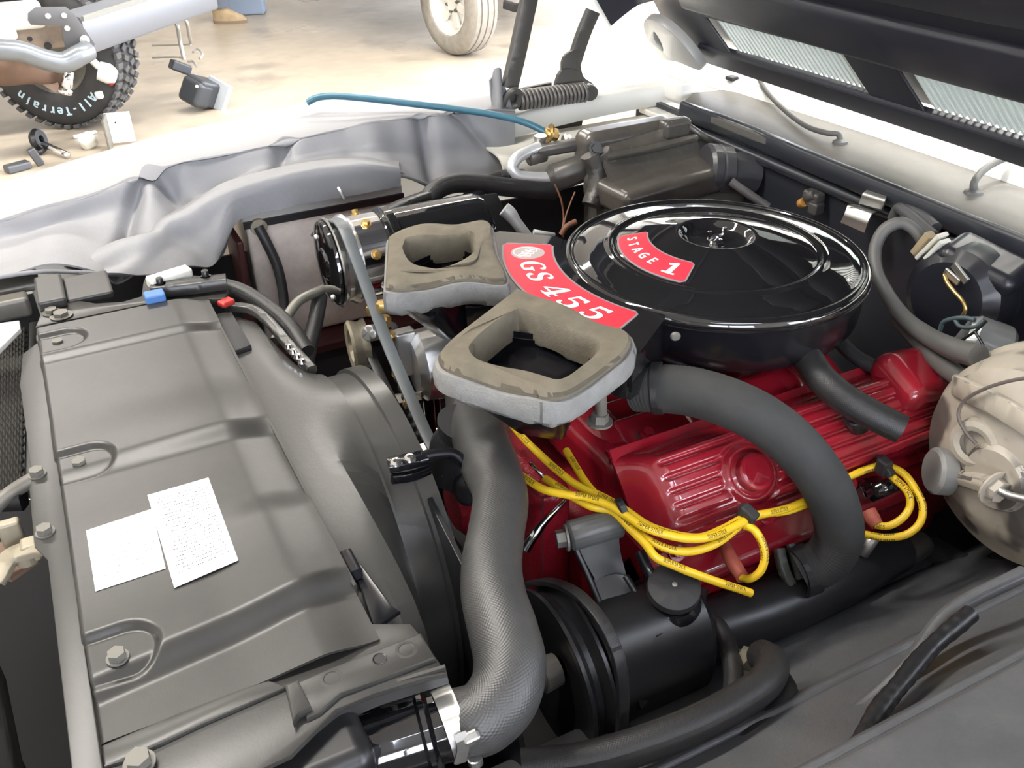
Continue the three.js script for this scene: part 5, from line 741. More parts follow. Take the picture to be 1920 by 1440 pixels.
// ================= air conditioning lines and heater box =================
{
  const t = thing('charging_hose', 'thin teal charging hose reaching over grey cover to a brass fitting', 'hose');
  mk('hose', tube([[-0.3119,1.0582,-0.79],[-0.2966,1.0649,-0.785],[-0.2728,1.069,-0.77],[-0.2229,1.0654,-0.74],[-0.1569,1.0571,-0.7],[-0.0827,1.0471,-0.655],[-0.0194,1.0376,-0.61],[0.0217,1.027,-0.575],[0.0511,1.0114,-0.555]], 0.0062, { seg: 110, sides: 14 }), mat.teal, t);
  mk('coupling', [rod([0.0489,1.0127,-0.555], [0.072,1.0003,-0.545], 0.0085), ...hexBolt([0.0571,1.0089,-0.55], [0.9, -0.3, 0.2], 0.012, 0.012)], mat.brass, t);
  settle(t);
}
{
  const t = thing('refrigerant_line', 'silver bent refrigerant pipe with dark muffler above the compressor hose', 'pipe');
  mk('bend', tube([[0.0266,0.994,-0.53],[0.0009,0.9894,-0.53],[-0.023,0.9823,-0.525],[-0.0342,0.9702,-0.52],[-0.0264,0.9568,-0.515],[0.0029,0.9484,-0.51],[0.0435,0.9429,-0.505]], 0.0105, { seg: 80, sides: 20 }), M(L3(0.75, 0.76, 0.76), 0.3, 0.6), t);
  mk('muffler', [rod([0.0381,0.9419,-0.505], [0.1207,0.9609,-0.49], 0.025), lathe([[0, 0], [0.016, 0], [0.025, 0.012], [0.025, 0.02], [0, 0.02]], [0.031,0.9398,-0.506], [0.9, 0.25, 0.1], 24)], mat.gunDark, t);
  mk('upper_pipe', [rod([0.0191,0.9875,-0.53], [0.1509,0.9936,-0.51], 0.012), rod([0.0029,0.9775,-0.53], [0.0375,0.9806,-0.53], 0.014)], mat.gunDark, t);
  mk('service_valve', lathe([[0, 0], [0.013, 0], [0.014, 0.006], [0.010, 0.010], [0.012, 0.022], [0, 0.024]], [0.0321,0.9904,-0.54], [0, 1, 0.1], 20), mat.zinc, t); mk('valve_nut', lathe([[0, 0], [0.008, 0], [0.011, 0.004], [0.008, 0.008], [0.011, 0.012], [0.008, 0.016], [0, 0.016]], [0.0791,0.9966,-0.54], [0.9, -0.2, 0.1], 20), mat.zinc, t);
  mk('foot', [rod([-0.018,0.9486,-0.515], [-0.0241,0.9286,-0.51], 0.005), rod([0.0326,0.9379,-0.505], [0.03,0.922,-0.5], 0.006)], mat.dull, t);
  settle(t);
}
single('suction_hose', tube([[-0.2324,0.9125,-0.47],[-0.2196,0.9394,-0.48],[-0.1975,0.9627,-0.49],[-0.1607,0.9688,-0.5],[-0.104,0.9571,-0.505],[-0.0424,0.9394,-0.505],[0.041,0.92,-0.5]], 0.0165, { seg: 90, sides: 24 }), mat.rubber, 'thick black suction hose arching over the compressor', 'hose');
single('discharge_hose', tube([[-0.209,0.9129,-0.43],[-0.1755,0.9331,-0.46],[-0.1318,0.9413,-0.49],[-0.0659,0.9554,-0.52],[-0.0081,0.9471,-0.53]], 0.0125, { seg: 60, sides: 20 }), mat.rubber, 'thinner black discharge hose behind the suction hose', 'hose');
single('coolant_pipe', [tube([[-0.1303,0.9661,-0.36],[-0.1234,0.9593,-0.355],[-0.1145,0.9431,-0.345],[-0.1007,0.9212,-0.335],[-0.084,0.8964,-0.33]], [0.0115, 0.0115, 0.009, 0.0085, 0.0085]), rod([-0.0937,0.9307,-0.33], [-0.0601,0.9211,-0.32], 0.0045)], M(L3(0.4, 0.41, 0.4), 0.45, 0.2), 'short pale grey pipe stub left of the round lid', 'pipe');
single('vacuum_wires', [tube([[0.0238,0.9455,-0.47],[0.0315,0.918,-0.46],[0.0317,0.8865,-0.45],[0.0152,0.8669,-0.43]], 0.0018), tube([[0.0595,0.9276,-0.46],[0.0432,0.9092,-0.45],[0.0291,0.8905,-0.44],[0.0196,0.8609,-0.43]], 0.0015), tube([[0.0094,0.8717,-0.42],[0.0199,0.8845,-0.42],[0.0391,0.8906,-0.42]], 0.005)], M(L3(0.2, 0.09, 0.05), 0.6), 'thin brown wires hanging between the pipes and round lid', 'wiring');
{
  const t = thing('heater_box', 'dark grey moulded heater box on the firewall with sloping ribs', 'heater box');
  const mBox = M(L3(0.09, 0.083, 0.075), 0.28, 0, { map: tWear, roughnessMap: tRough });
  mk('lower_case', [box(0.225, 0.84, -0.42, 0.26, 0.16, 0.16, 0.02), box(0.20, 0.935, -0.415, 0.23, 0.05, 0.14, 0.015, [0, 0.05, 0.05])], mBox, t);
  mk('upper_case', [sheet([[[0.1226,0.9935,-0.47],[0.1983,1.0038,-0.47],[0.3023,1.0145,-0.47]], [[0.1021,0.9843,-0.44],[0.1909,0.9842,-0.44],[0.3007,0.9893,-0.44]], [[0.1015,0.9618,-0.42],[0.1906,0.9581,-0.42],[0.3016,0.9553,-0.42]], [[0.1005,0.9472,-0.4],[0.1839,0.942,-0.4],[0.2834,0.9315,-0.4]], [[0.0972,0.9306,-0.385],[0.1749,0.9249,-0.385],[0.2628,0.9098,-0.385]]], 0.006, 24, 30), box(0.19, 0.985, -0.50, 0.2, 0.07, 0.06, 0.02)], mBox, t);
  mk('rib', [strap([[0.1065,0.9892,-0.437],[0.1941,0.9894,-0.437],[0.2979,0.9945,-0.437]], rrect(0.014, 0.012, 0.004), [0, 1, 0.3]), strap([[0.0965,0.9434,-0.39],[0.1773,0.9385,-0.39],[0.2648,0.9249,-0.39]], rrect(0.02, 0.014, 0.005), [0, 1, 0.3])], mBox, t);
  mk('front_boss', [strap([[0.0839,0.9925,-0.455],[0.0961,0.9633,-0.45],[0.0932,0.9377,-0.44],[0.075,0.9099,-0.43]], rrect(0.03, 0.03, 0.01), [0, 0, 1]), tube([[0.1057,0.9951,-0.45],[0.1224,0.9699,-0.445],[0.1231,0.9389,-0.435],[0.1176,0.9053,-0.42]], 0.016)], mat.gunDark, t);
  mk('screw', hexBolt([0.0955,1.002,-0.455], [-0.3, 0.3, 0.9], 0.008, 0.008), mat.black, t);
  mk('hinge_cap', [box(...[0.2659,1.0108,-0.46], 0.06, 0.035, 0.03, 0.01), rod([0.2876,1.0149,-0.45], [0.3433,0.9726,-0.43], 0.006)], mBox, t);
  settle(t);
}
{
  const t = thing('blower_motor', 'black blower motor drum on the firewall beside the heater box', 'motor');
  const a = [0.287,0.9492,-0.395], d = [0.75, -0.12, 0.22];
  mk('drum', lathe([[0, 0], [0.042, 0], [0.047, 0.006], [0.047, 0.020], [0.0445, 0.022], [0.0445, 0.024], [0.047, 0.026], [0.047, 0.044], [0.042, 0.048], [0.036, 0.05], [0.036, 0.10], [0, 0.10]], a, d, 48, 0.4), M(L3(0.05, 0.05, 0.055), 0.35), t);
  mk('vent_tube', tube([[0.2981,0.9457,-0.33],[0.3133,0.9318,-0.31],[0.3348,0.9149,-0.29],[0.3456,0.9064,-0.28]], 0.0075), M(L3(0.1, 0.095, 0.095), 0.5), t);
  settle(t);
}
// ================= firewall fittings =================
single('relay', [box(...[0.362,0.9472,-0.1944], 0.022, 0.026, 0.034, 0.005), rod([0.356,0.9452,-0.2039], [0.356,0.959,-0.1843], 0.009), box(...[0.36,0.9346,-0.1831], 0.02, 0.02, 0.02, 0.004)], mat.gunDark, 'small dark relay on the firewall with orange tip', 'relay');
single('relay_tip', [rod([0.352,0.9329,-0.2121], [0.352,0.9409,-0.2023], 0.008)], mat.orange, 'tiny orange connector tip on the firewall relay', 'connector');
{
  const t = thing('spring_clip', 'bright zinc bent sheet clip mounted on the black firewall', 'clip');
  mk('clip', [strap([[0.335,0.9409,-0.1003],[0.335,0.9449,-0.0966],[0.335,0.9698,-0.0936],[0.336,0.9809,-0.0729]].map((p) => p), rect(0.001, 0.001), [0, 1, 0], { straight: true })], mat.zinc, t);
  mk('face', sheet([[[0.338,0.9715,-0.0971],[0.338,0.9744,-0.0482]], [[0.33,0.9604,-0.093],[0.33,0.9634,-0.045]], [[0.332,0.9454,-0.0994],[0.332,0.9459,-0.049]]], 0.003, 6, 10), mat.zinc, t);
  mk('top', sheet([[[0.338,0.9715,-0.0971],[0.338,0.9744,-0.0482]], [[0.36,0.9659,-0.1068],[0.36,0.9702,-0.0579]]], 0.003, 6, 6), mat.zinc, t);
  mk('tab', [sheet([[[0.355,0.9757,-0.0907],[0.355,0.9808,-0.0451]], [[0.35,0.9921,-0.0831],[0.35,0.9956,-0.0389]], [[0.36,0.9953,-0.0862],[0.36,0.9978,-0.047]]], 0.004, 6, 8)], mat.zinc, t);
  settle(t);
}
single('vacuum_hose', tube([[0.3,0.9771,0.0914],[0.295,0.999,0.0665],[0.285,1.0062,0.0501],[0.27,0.9954,0.0382],[0.255,0.9736,0.0407],[0.24,0.9505,0.0624],[0.225,0.9347,0.0996],[0.205,0.9253,0.1518],[0.19,0.9269,0.2046],[0.175,0.9374,0.2557],[0.165,0.9506,0.2948]], [0.008, 0.008, 0.0085, 0.009, 0.009, 0.009, 0.0095, 0.0105, 0.012, 0.0135, 0.014], { seg: 140, sides: 20 }), mat.greyHose, 'grey vacuum hose looping from the firewall to the booster', 'hose');
single('heater_hose', tube([[0.24,0.8962,0.1175],[0.22,0.9034,0.1529],[0.2,0.9034,0.2023],[0.18,0.9056,0.2487],[0.17,0.9087,0.2803]], [0.011, 0.013, 0.013, 0.0125, 0.012], { sides: 20 }), mat.greyHose, 'pale grey heater hose below the looping vacuum hose', 'hose');
single('rear_hose', tube([[0.12,0.9036,0.1189],[0.12,0.8935,0.1551],[0.13,0.8864,0.193],[0.14,0.8835,0.2368]], 0.010, { sides: 18 }), mat.rubber, 'black rear hose behind the air cleaner pan', 'hose');
single('firewall_hose', [tube([[0.36,0.971,-0.0262],[0.36,0.9882,-0.0205],[0.35,0.9916,0.0032],[0.335,0.9895,0.047],[0.32,0.989,0.0812]], 0.009), tube([[0.365,0.9922,-0.0109],[0.36,0.9925,0.0234],[0.345,0.9903,0.0615]], 0.0085)], M(L3(0.07, 0.07, 0.075), 0.5), 'pair of dark hose stubs high on the firewall', 'hose');
{
  const t = thing('wiper_connector', 'cream plastic two piece connector on the wiper motor', 'connector');
  const dirs = [0.1, 0.5, 0.75]; 
  mk('body', strap([[0.292,0.9711,0.0799],[0.292,1.004,0.0955]], rrect(0.012, 0.016, 0.003), [1, 0, 0], { straight: true }), mat.cream, t);
  mk('flange', strap([[0.288,0.9701,0.0913],[0.288,1.0128,0.1171]], rrect(0.006, 0.02, 0.002), [1, 0, 0], { straight: true }), mat.offWhite, t);
  mk('flange', strap([[0.284,0.9766,0.1078],[0.284,1.0076,0.1256]], rrect(0.006, 0.02, 0.002), [1, 0, 0], { straight: true }), mat.offWhite, t);
  settle(t);
}
{
  const t = thing('wiper_motor', 'black wiper motor housing on the firewall with metal terminals', 'motor');
  const mW = M(L3(0.012, 0.013, 0.018), 0.33);
  mk('housing', [lathe([[0, 0], [0.06, 0], [0.07, 0.006], [0.072, 0.02], [0.066, 0.05], [0.05, 0.065], [0, 0.07]], [0.33,0.9346,0.1516], [-1, 0.1, 0.15], 48), box(0.315, 0.985, 0.17, 0.07, 0.035, 0.11, 0.016, [0.15, 0.2, 0.15])], mW, t);
  for (const [a, b] of [[[0.262,0.9933,0.1626], [0.262,0.9794,0.1876]], [[0.262,0.9802,0.1528], [0.262,0.9734,0.1769]]]) mk('terminal', strap([a, b], rrect(0.010, 0.004, 0.001), [1, 0, 0], { straight: true }), mat.zinc, t);
  mk('lead', tube([[0.258,0.9768,0.1556],[0.255,0.9701,0.1653],[0.252,0.9639,0.1816],[0.25,0.9584,0.1975],[0.25,0.9499,0.2042],[0.25,0.9373,0.2021]], 0.0026), mat.brass, t);
  settle(t);
}
{
  const t = thing('washer_pump', 'silver grey washer pump body with tangled thin wires', 'pump');
  mk('body', lathe([[0, 0], [0.034, 0], [0.038, 0.006], [0.038, 0.05], [0.03, 0.06], [0, 0.06]], [0.3,0.8867,0.2398], [-0.55, 0.25, -0.55], 40), M(L3(0.32, 0.33, 0.33), 0.35, 0.5), t);
  mk('wire', [tube([[0.24,0.9098,0.1839],[0.24,0.924,0.185],[0.24,0.9348,0.1963],[0.24,0.9447,0.2142],[0.24,0.948,0.2278]], 0.003), tube([[0.24,0.9352,0.2004],[0.235,0.9334,0.2136],[0.235,0.9435,0.2349],[0.24,0.9536,0.2396]], 0.0026)], mat.tealWire ?? (mat.tealWire = M(L3(0.07, 0.1, 0.11), 0.5)), t);
  mk('lead', [tube([[0.22,0.9233,0.2294],[0.225,0.944,0.2431],[0.23,0.9595,0.2499]], 0.0018), tube([[0.22,0.9449,0.2454],[0.215,0.9375,0.2628],[0.21,0.9321,0.2747]], 0.0018)], mat.black, t);
  settle(t);
}
single('washer_hose', [tube([[0.5003,1.075,-0.4883],[0.5543,1.075,-0.5721],[0.5906,1.07,-0.6422],[0.564,1.06,-0.6116],[0.5317,1.035,-0.5405],[0.4817,1.024,-0.4192],[0.4429,1.024,-0.3065],[0.4414,1.027,-0.2602],[0.4503,1.027,-0.2482],[0.4508,1.016,-0.2411]], 0.0048, { seg: 110, sides: 14 }), lathe([[0, 0], [0.013, 0], [0.012, 0.004], [0.005, 0.007], [0, 0.007]], [0.4507,1.014,-0.2417], [0, 1, 0], 20)], mat.washerGrey ?? (mat.washerGrey = M(L3(0.09, 0.09, 0.088), 0.5)), 'thin dark washer hose curling across the cowl from the vent slats', 'hose', 'washer hoses on the cowl');
single('washer_hose', [tube([[0.6017,1.06,0.0198],[0.5703,1.05,0.0103],[0.5203,1.042,0.0058],[0.4681,1.037,0.02],[0.4452,1.028,0.0305],[0.4473,1.016,0.0324]], 0.0055, { seg: 60, sides: 14 }), lathe([[0, 0], [0.014, 0], [0.012, 0.004], [0.006, 0.007], [0, 0.007]], [0.4479,1.014,0.0316], [0, 1, 0], 20)], mat.washerGrey, 'thin dark washer hose standing on the cowl above the wiper motor', 'hose', 'washer hoses on the cowl');
// ================= brake booster =================
{
  const t = thing('brake_booster', 'big round tan grey brake booster with dark patches', 'brake booster');
  const tBoost = tex(256, (u, v) => { const n = fbm(u * 5, v * 5, 5, 101, 4), s = fbm(u * 18, v * 18, 18, 107, 3); const d = sstep(0.53, 0.60, n) * 0.8, k = 0.9 + 0.14 * s; return [lerp(0.78, 0.32, d) * k, lerp(0.76, 0.31, d) * k, lerp(0.72, 0.31, d) * k]; }, true, 2.3);
  const mB = M(L3(0.74, 0.70, 0.65), 0.5, 0.0, { map: tBoost });
  const c = [0.15, 0.864, 0.397];
  mk('front_shell', lathe([[0, -0.055], [0.035, -0.055], [0.04, -0.048], [0.062, -0.046], [0.082, -0.038], [0.092, -0.030], [0.118, -0.016], [0.127, 0.0], [0.129, 0.03], [0.135, 0.034], [0.135, 0.046], [0.128, 0.05], [0.118, 0.09], [0.09, 0.13], [0, 0.14]], c, [1, 0, 0], 96, 0.5), mB, t);
  mk('clamp_band', strap([[0.128,0.9253,0.3013],[0.105,0.9429,0.3434],[0.095,0.9515,0.3831],[0.09,0.9527,0.4221]], rrect(0.026, 0.010, 0.004), [-1, 0.2, 0.2]), mB, t);
  mk('port_ring', lathe([[0.016, 0], [0.030, 0.0], [0.028, 0.008], [0.022, 0.010], [0.016, 0.008]], [0.105,0.8884,0.3613], [-1, 0.1, 0.15], 36), mB, t);
  const vp = [0.1,0.8313,0.3348]; mk('check_valve', [lathe([[0, -0.014], [0.024, -0.014], [0.028, -0.010], [0.028, 0.006], [0.02, 0.014], [0.012, 0.02], [0.012, 0.05], [0, 0.05]], vp, [0.85, -0.1, 0.45], 40)], M(L3(0.22, 0.215, 0.205), 0.55), t);
  mk('pipe', [rod([0.11,0.829,0.3437], [0.085,0.8638,0.405], 0.011), ...hexBolt([0.085,0.864,0.4063], [-0.1, 0, 1], 0.014, 0.010)], mB, t);
  mk('brake_line', tube([[0.08,0.8684,0.4131],[0.08,0.8698,0.4274],[0.08,0.8765,0.4449],[0.08,0.886,0.4669]], 0.0045), mat.zinc, t);
  mk('wire', tube([[0.09,0.8974,0.3696],[0.088,0.9043,0.3564],[0.09,0.917,0.3401],[0.092,0.9338,0.3392],[0.09,0.9609,0.3573],[0.09,0.9864,0.3827],[0.09,1.0094,0.4128]], 0.002), M(L3(0.12, 0.1, 0.09), 0.5), t);
  settle(t);
}
single('column_bolts', [rod([0.119,0.68,0.384], [0.1317,0.67,0.3897], 0.012), rod([0.1438,0.68,0.3972], [0.157,0.68,0.3958], 0.010), rod([0.1538,0.68,0.4046], [0.1616,0.68,0.4045], 0.006)], mat.zinc, 'pale fasteners in the dark below the brake booster', 'fastener');
single('steering_box', [box(0.10, 0.60, 0.30, 0.16, 0.10, 0.10, 0.03), tube([[0.1807,0.64,0.2989],[0.1775,0.65,0.3385],[0.1808,0.66,0.3744],[0.2045,0.68,0.3888]], 0.022)], mat.blackDull, 'dark steering coupling parts under the brake booster', 'coupling');

// ================= vehicles and clutter behind =================
const font = await new FontLoader().loadAsync('fonts/droid/droid_sans_bold.typeface.json');
function wheelFrame(c, face) { const y = v3(face).normalize(), up = new THREE.Vector3(0, 1, 0), x = new THREE.Vector3().crossVectors(up, y).normalize(), z = new THREE.Vector3().crossVectors(x, y); return new THREE.Matrix4().makeBasis(x, y, z).setPosition(c[0], c[1], c[2]); }
{ // off-road vehicle: bumper beam, gusset plate, brush tube, axle end, steered front wheel
  const t = thing('off_road_vehicle', 'grey off-road vehicle front with steel bumper and knobbly tyre', 'vehicle');
  const mBeam = M(L3(0.15, 0.157, 0.172), 0.4, 0.1), mPlate = M(L3(0.10, 0.10, 0.105), 0.45, 0.2), mTube = M(L3(0.17, 0.185, 0.2), 0.28, 0.4);
  mk('bumper_beam', [strap([[-0.4863,0.5824,-4.42],[0.3323,0.6028,-5.25]], [[-0.02, -0.105], [0.02, -0.105], [0.03, -0.09], [0.03, 0.06], [0.02, 0.075], [-0.10, 0.09], [-0.12, 0.075]], [0, 1, 0], { straight: true })], mBeam, t);
  mk('bumper_groove', strap([[-0.4586,0.6511,-4.4],[0.3402,0.6772,-5.22]], rect(0.012, 0.022), [0, 1, 0.3], { straight: true }), M(L3(0.22, 0.22, 0.2), 0.5), t);
  const P0 = [-0.5593,0.6017,-4.38]; const pl2 = (l) => l.map((p) => [p[0] - P0[0], p[1] - P0[1]]);
  const gus = mk('gusset_plate', plate(pl2([[-0.696,0.704,-4.38],[-0.6566,0.727,-4.38],[-0.5247,0.7174,-4.38],[-0.4939,0.685,-4.38],[-0.432,0.5323,-4.38],[-0.459,0.5043,-4.38],[-0.5759,0.5173,-4.38],[-0.5637,0.6321,-4.38],[-0.6964,0.6503,-4.38],[-0.7051,0.6708,-4.38]]), P0, [1, 0, 0], [0, 1, 0], 0.012, 0.002), mPlate, t);
  for (const p of [[-0.6118,0.6837,-4.365], [-0.5405,0.6793,-4.365], [-0.5411,0.6199,-4.365]]) mk('bolt', hexBolt(p, [0, 0, 1], 0.009, 0.008), mat.zinc, gus);
  mk('bolt', hexBolt([-0.4751,0.5575,-4.365], [0, 0, 1], 0.016, 0.012), mat.zinc, gus);
  mk('brush_tube', tube([[-0.9861,0.6011,-4.25],[-0.858,0.5749,-4.25],[-0.771,0.5537,-4.26],[-0.6774,0.5039,-4.27],[-0.5982,0.4801,-4.28],[-0.5171,0.5026,-4.3],[-0.474,0.5108,-4.34]], 0.05, { sides: 24 }), mTube, t);
  mk('frame_rail', [box(...[-0.7002,0.5671,-4.55], 0.34, 0.12, 0.10, 0.01)], M(L3(0.3, 0.24, 0.19), 0.7, 0, { map: tWear }), t);
  mk('rail_hole', [lathe([[0, 0.001], [0.018, 0.001], [0.018, 0]], [-0.6453,0.5245,-4.495], [0, 0, 1], 18), lathe([[0, 0.001], [0.012, 0.001], [0.012, 0]], [-0.7182,0.5657,-4.495], [0, 0, 1], 18)], mat.blackDull, t);
  mk('fender_flare', [box(...[-0.7747,0.663,-4.6], 0.30, 0.10, 0.30, 0.03), box(...[-0.8279,0.6141,-4.5], 0.12, 0.08, 0.12, 0.02)], mat.whitePaint, t);
  mk('body_side', [box(-0.9, 1.0, -5.6, 1.2, 0.55, 1.6, 0.08)], mBeam, t);
  mk('axle_housing', tube([[-1.0698,0.4748,-4.55],[-0.89,0.4328,-4.55],[-0.7489,0.3992,-4.58],[-0.6293,0.3487,-4.65]], [0.10, 0.085, 0.07, 0.05], { sides: 24 }), mat.rust, t);
  mk('shock_absorber', [rod([-0.5809,0.3851,-4.55], [-0.6081,0.2986,-4.55], 0.030), rod([-0.6131,0.2993,-4.55], [-0.6257,0.2706,-4.55], 0.036)], mat.chrome, t);
  mk('steering_knuckle', [lathe([[0, 0], [0.05, 0], [0.055, 0.05], [0.04, 0.09], [0, 0.1]], [-0.4275,0.3362,-4.7], [0.8, -0.35, 0.2], 24)], mat.whitePaint, t); mk('ball_joint', rod([-0.4497,0.3985,-4.68], [-0.4221,0.3564,-4.68], 0.02), mat.whitePaint, t); mk('ball_joint', rod([-0.4568,0.2262,-4.7], [-0.4541,0.1913,-4.7], 0.022), mat.whitePaint, t);
  mk('tie_rod_plate', plate(pl2([[-0.7469,0.3464,-4.6],[-0.6471,0.3937,-4.6],[-0.6424,0.2921,-4.6],[-0.6689,0.2706,-4.6]]), [P0[0], P0[1], -4.62], [1, 0, 0], [0, 1, 0], 0.02), M(L3(0.35, 0.25, 0.2), 0.6, 0.2), t);
  mk('knuckle_cap', rod([-0.3846,0.2743,-4.7], [-0.3724,0.2556,-4.7], 0.018), mat.redPlastic, t);
  // wheel
  const R = 0.405, W = 0.27, mtx = wheelFrame([-0.585, R, -4.98], [-0.54, 0, 0.84]);
  const wheel = new THREE.Group(); wheel.name = 'wheel'; wheel.applyMatrix4(mtx); t.add(wheel);
  const h = W / 2; mk('tyre', lathe([[0.20, h * 0.8], [0.22, h * 0.96], [0.25, h * 1.02], [0.30, h * 1.04], [0.345, h * 0.98], [0.375, h * 0.86], [0.386, h * 0.7], [0.389, 0], [0.386, -h * 0.7], [0.375, -h * 0.86], [0.30, -h * 1.04], [0.20, -h * 0.8]], [0, 0, 0], [0, 1, 0], 80, 0.6), mat.tyre, wheel);
  mk('rim', lathe([[0.0, h * 0.2], [0.06, h * 0.25], [0.12, h * 0.1], [0.17, h * 0.3], [0.19, h * 0.75], [0.205, h * 0.85], [0.21, h * 0.78], [0.2, -h * 0.7]], [0, 0, 0], [0, 1, 0], 48), mat.dull, wheel);
  const lugs = [box(0, 0, 0, 0.034, 0.020, 0.052, 0.004), box(0, 0, 0, 0.030, 0.020, 0.046, 0.004), box(0, 0, 0, 0.030, 0.016, 0.042, 0.004)], N = 44;
  const mLug = M(L3(0.10, 0.10, 0.10), 0.85, 0, { map: tWear }); for (const g of lugs) boxUV(g);
  for (let i = 0; i < N; i++) for (const [k, y, off] of [[0, h * 0.80, 0], [1, h * 0.30, 0.5], [2, -h * 0.2, 0.1], [1, -h * 0.62, 0.6]]) { const a = (i + off) / N * 2 * Math.PI, m = new THREE.Mesh(lugs[k], mLug), r = k === 0 ? 0.388 : 0.394; m.name = 'tread_block'; m.castShadow = m.receiveShadow = true; m.position.set(r * Math.cos(a), y, r * Math.sin(a)); m.rotation.set(0, -a, 0); const q = new THREE.Matrix4().makeBasis(new THREE.Vector3(-Math.sin(a), 0, Math.cos(a)), new THREE.Vector3(Math.cos(a), 0, Math.sin(a)), new THREE.Vector3(0, 1, 0)); m.quaternion.setFromRotationMatrix(q.multiply(new THREE.Matrix4().makeRotationY(k === 0 ? 0.0 : (i % 2 ? 0.5 : -0.5)))); wheel.add(m); }
  // raised outline lettering around the lower sidewall
  const txt = 'All-Terrain', mL = M(L3(0.55, 0.72, 0.8), 0.6); 
  const half = (txt.length - 1) / 2, LETTER_TURN = Math.PI + 0.1;
  mk('sidewall_lettering', [...txt].map((ch, i) => { const a = (i - half) * 0.155 + 0.12; const gg = new TextGeometry(ch, { font, size: 0.046, depth: 0.004, curveSegments: 4, bevelEnabled: false }); gg.computeBoundingBox(); const bb = gg.boundingBox; gg.translate(-(bb.min.x + bb.max.x) / 2, 0, 0); gg.rotateX(-Math.PI / 2).translate(0, 0, -0.275); gg.rotateY(LETTER_TURN - a); gg.translate(0, h * 1.03, 0); return gg; }), mL, wheel);
  settle(t);
}
{ // parked pickup: wheel and lower body
  const t = thing('pickup_truck', 'pale pickup truck with pale grey tyre and light alloy wheel', 'vehicle');
  const R = 0.35, W = 0.235, mtx = wheelFrame([2.06, R, -5.48], [-0.94, 0, 0.2]), wheel = new THREE.Group(); wheel.name = 'wheel'; wheel.applyMatrix4(mtx); t.add(wheel); const h = W / 2;
  mk('tyre', lathe([[0.20, h * 0.7], [0.22, h * 0.92], [0.26, h], [0.30, h * 0.98], [0.33, h * 0.86], [0.343, h * 0.72], [0.347, h * 0.50], [0.338, h * 0.47], [0.338, h * 0.42], [0.349, h * 0.39], [0.35, h * 0.05], [0.340, h * 0.02], [0.340, -h * 0.03], [0.35, -h * 0.06], [0.349, -h * 0.40], [0.338, -h * 0.43], [0.338, -h * 0.48], [0.347, -h * 0.52], [0.343, -h * 0.74], [0.30, -h * 0.98], [0.20, -h * 0.7]], [0, 0, 0], [0, 1, 0], 80, 0.5), mat.tyrePale, wheel);
  const mRim = M(L3(0.75, 0.74, 0.70), 0.3, 0.3);
  mk('rim', lathe([[0.0, h * 0.45], [0.05, h * 0.5], [0.06, h * 0.3], [0.15, h * 0.15], [0.175, h * 0.35], [0.195, h * 0.8], [0.212, h * 0.86], [0.215, h * 0.75], [0.2, -h * 0.6]], [0, 0, 0], [0, 1, 0], 60), mRim, wheel);
  for (let i = 0; i < 6; i++) { const a = i / 6 * 2 * Math.PI + 0.3; mk('spoke', box(0.115 * Math.cos(a), h * 0.34, 0.115 * Math.sin(a), 0.12, 0.03, 0.06, 0.012, [0, -a, 0]), mRim, wheel); mk('lug_nut', hexBolt([0.06 * Math.cos(a + 0.5), h * 0.42, 0.06 * Math.sin(a + 0.5)], [0, 1, 0], 0.010, 0.014), mat.dull, wheel); }
  const mBody = M(L3(0.5, 0.45, 0.36), 0.35, 0, { clearcoat: 0.5 });
  mk('body', [box(2.9, 0.95, -7.2, 3.0, 0.75, 2.9, 0.12, [0, 0.2, 0])], mBody, t); mk('underside', [box(2.4, 0.52, -6.9, 2.0, 0.12, 2.2, 0.04, [0, 0.2, 0])], mat.blackDull, t);
  mk('bumper', [strap([[2.2837,0.3551,-5.2],[2.3568,0.3422,-5.1],[2.3727,0.413,-5.05]], rrect(0.03, 0.06, 0.01), [0, 1, 0])], mat.blackDull, t);
  mk('rear_wheel', [lathe([[0.18, -0.1], [0.34, -0.1], [0.35, -0.06], [0.35, 0.06], [0.34, 0.1], [0.18, 0.1]], [3.6, 0.35, -8.2], [-0.80, 0, 0.60], 40)], mat.tyrePale, t);
  settle(t);
}
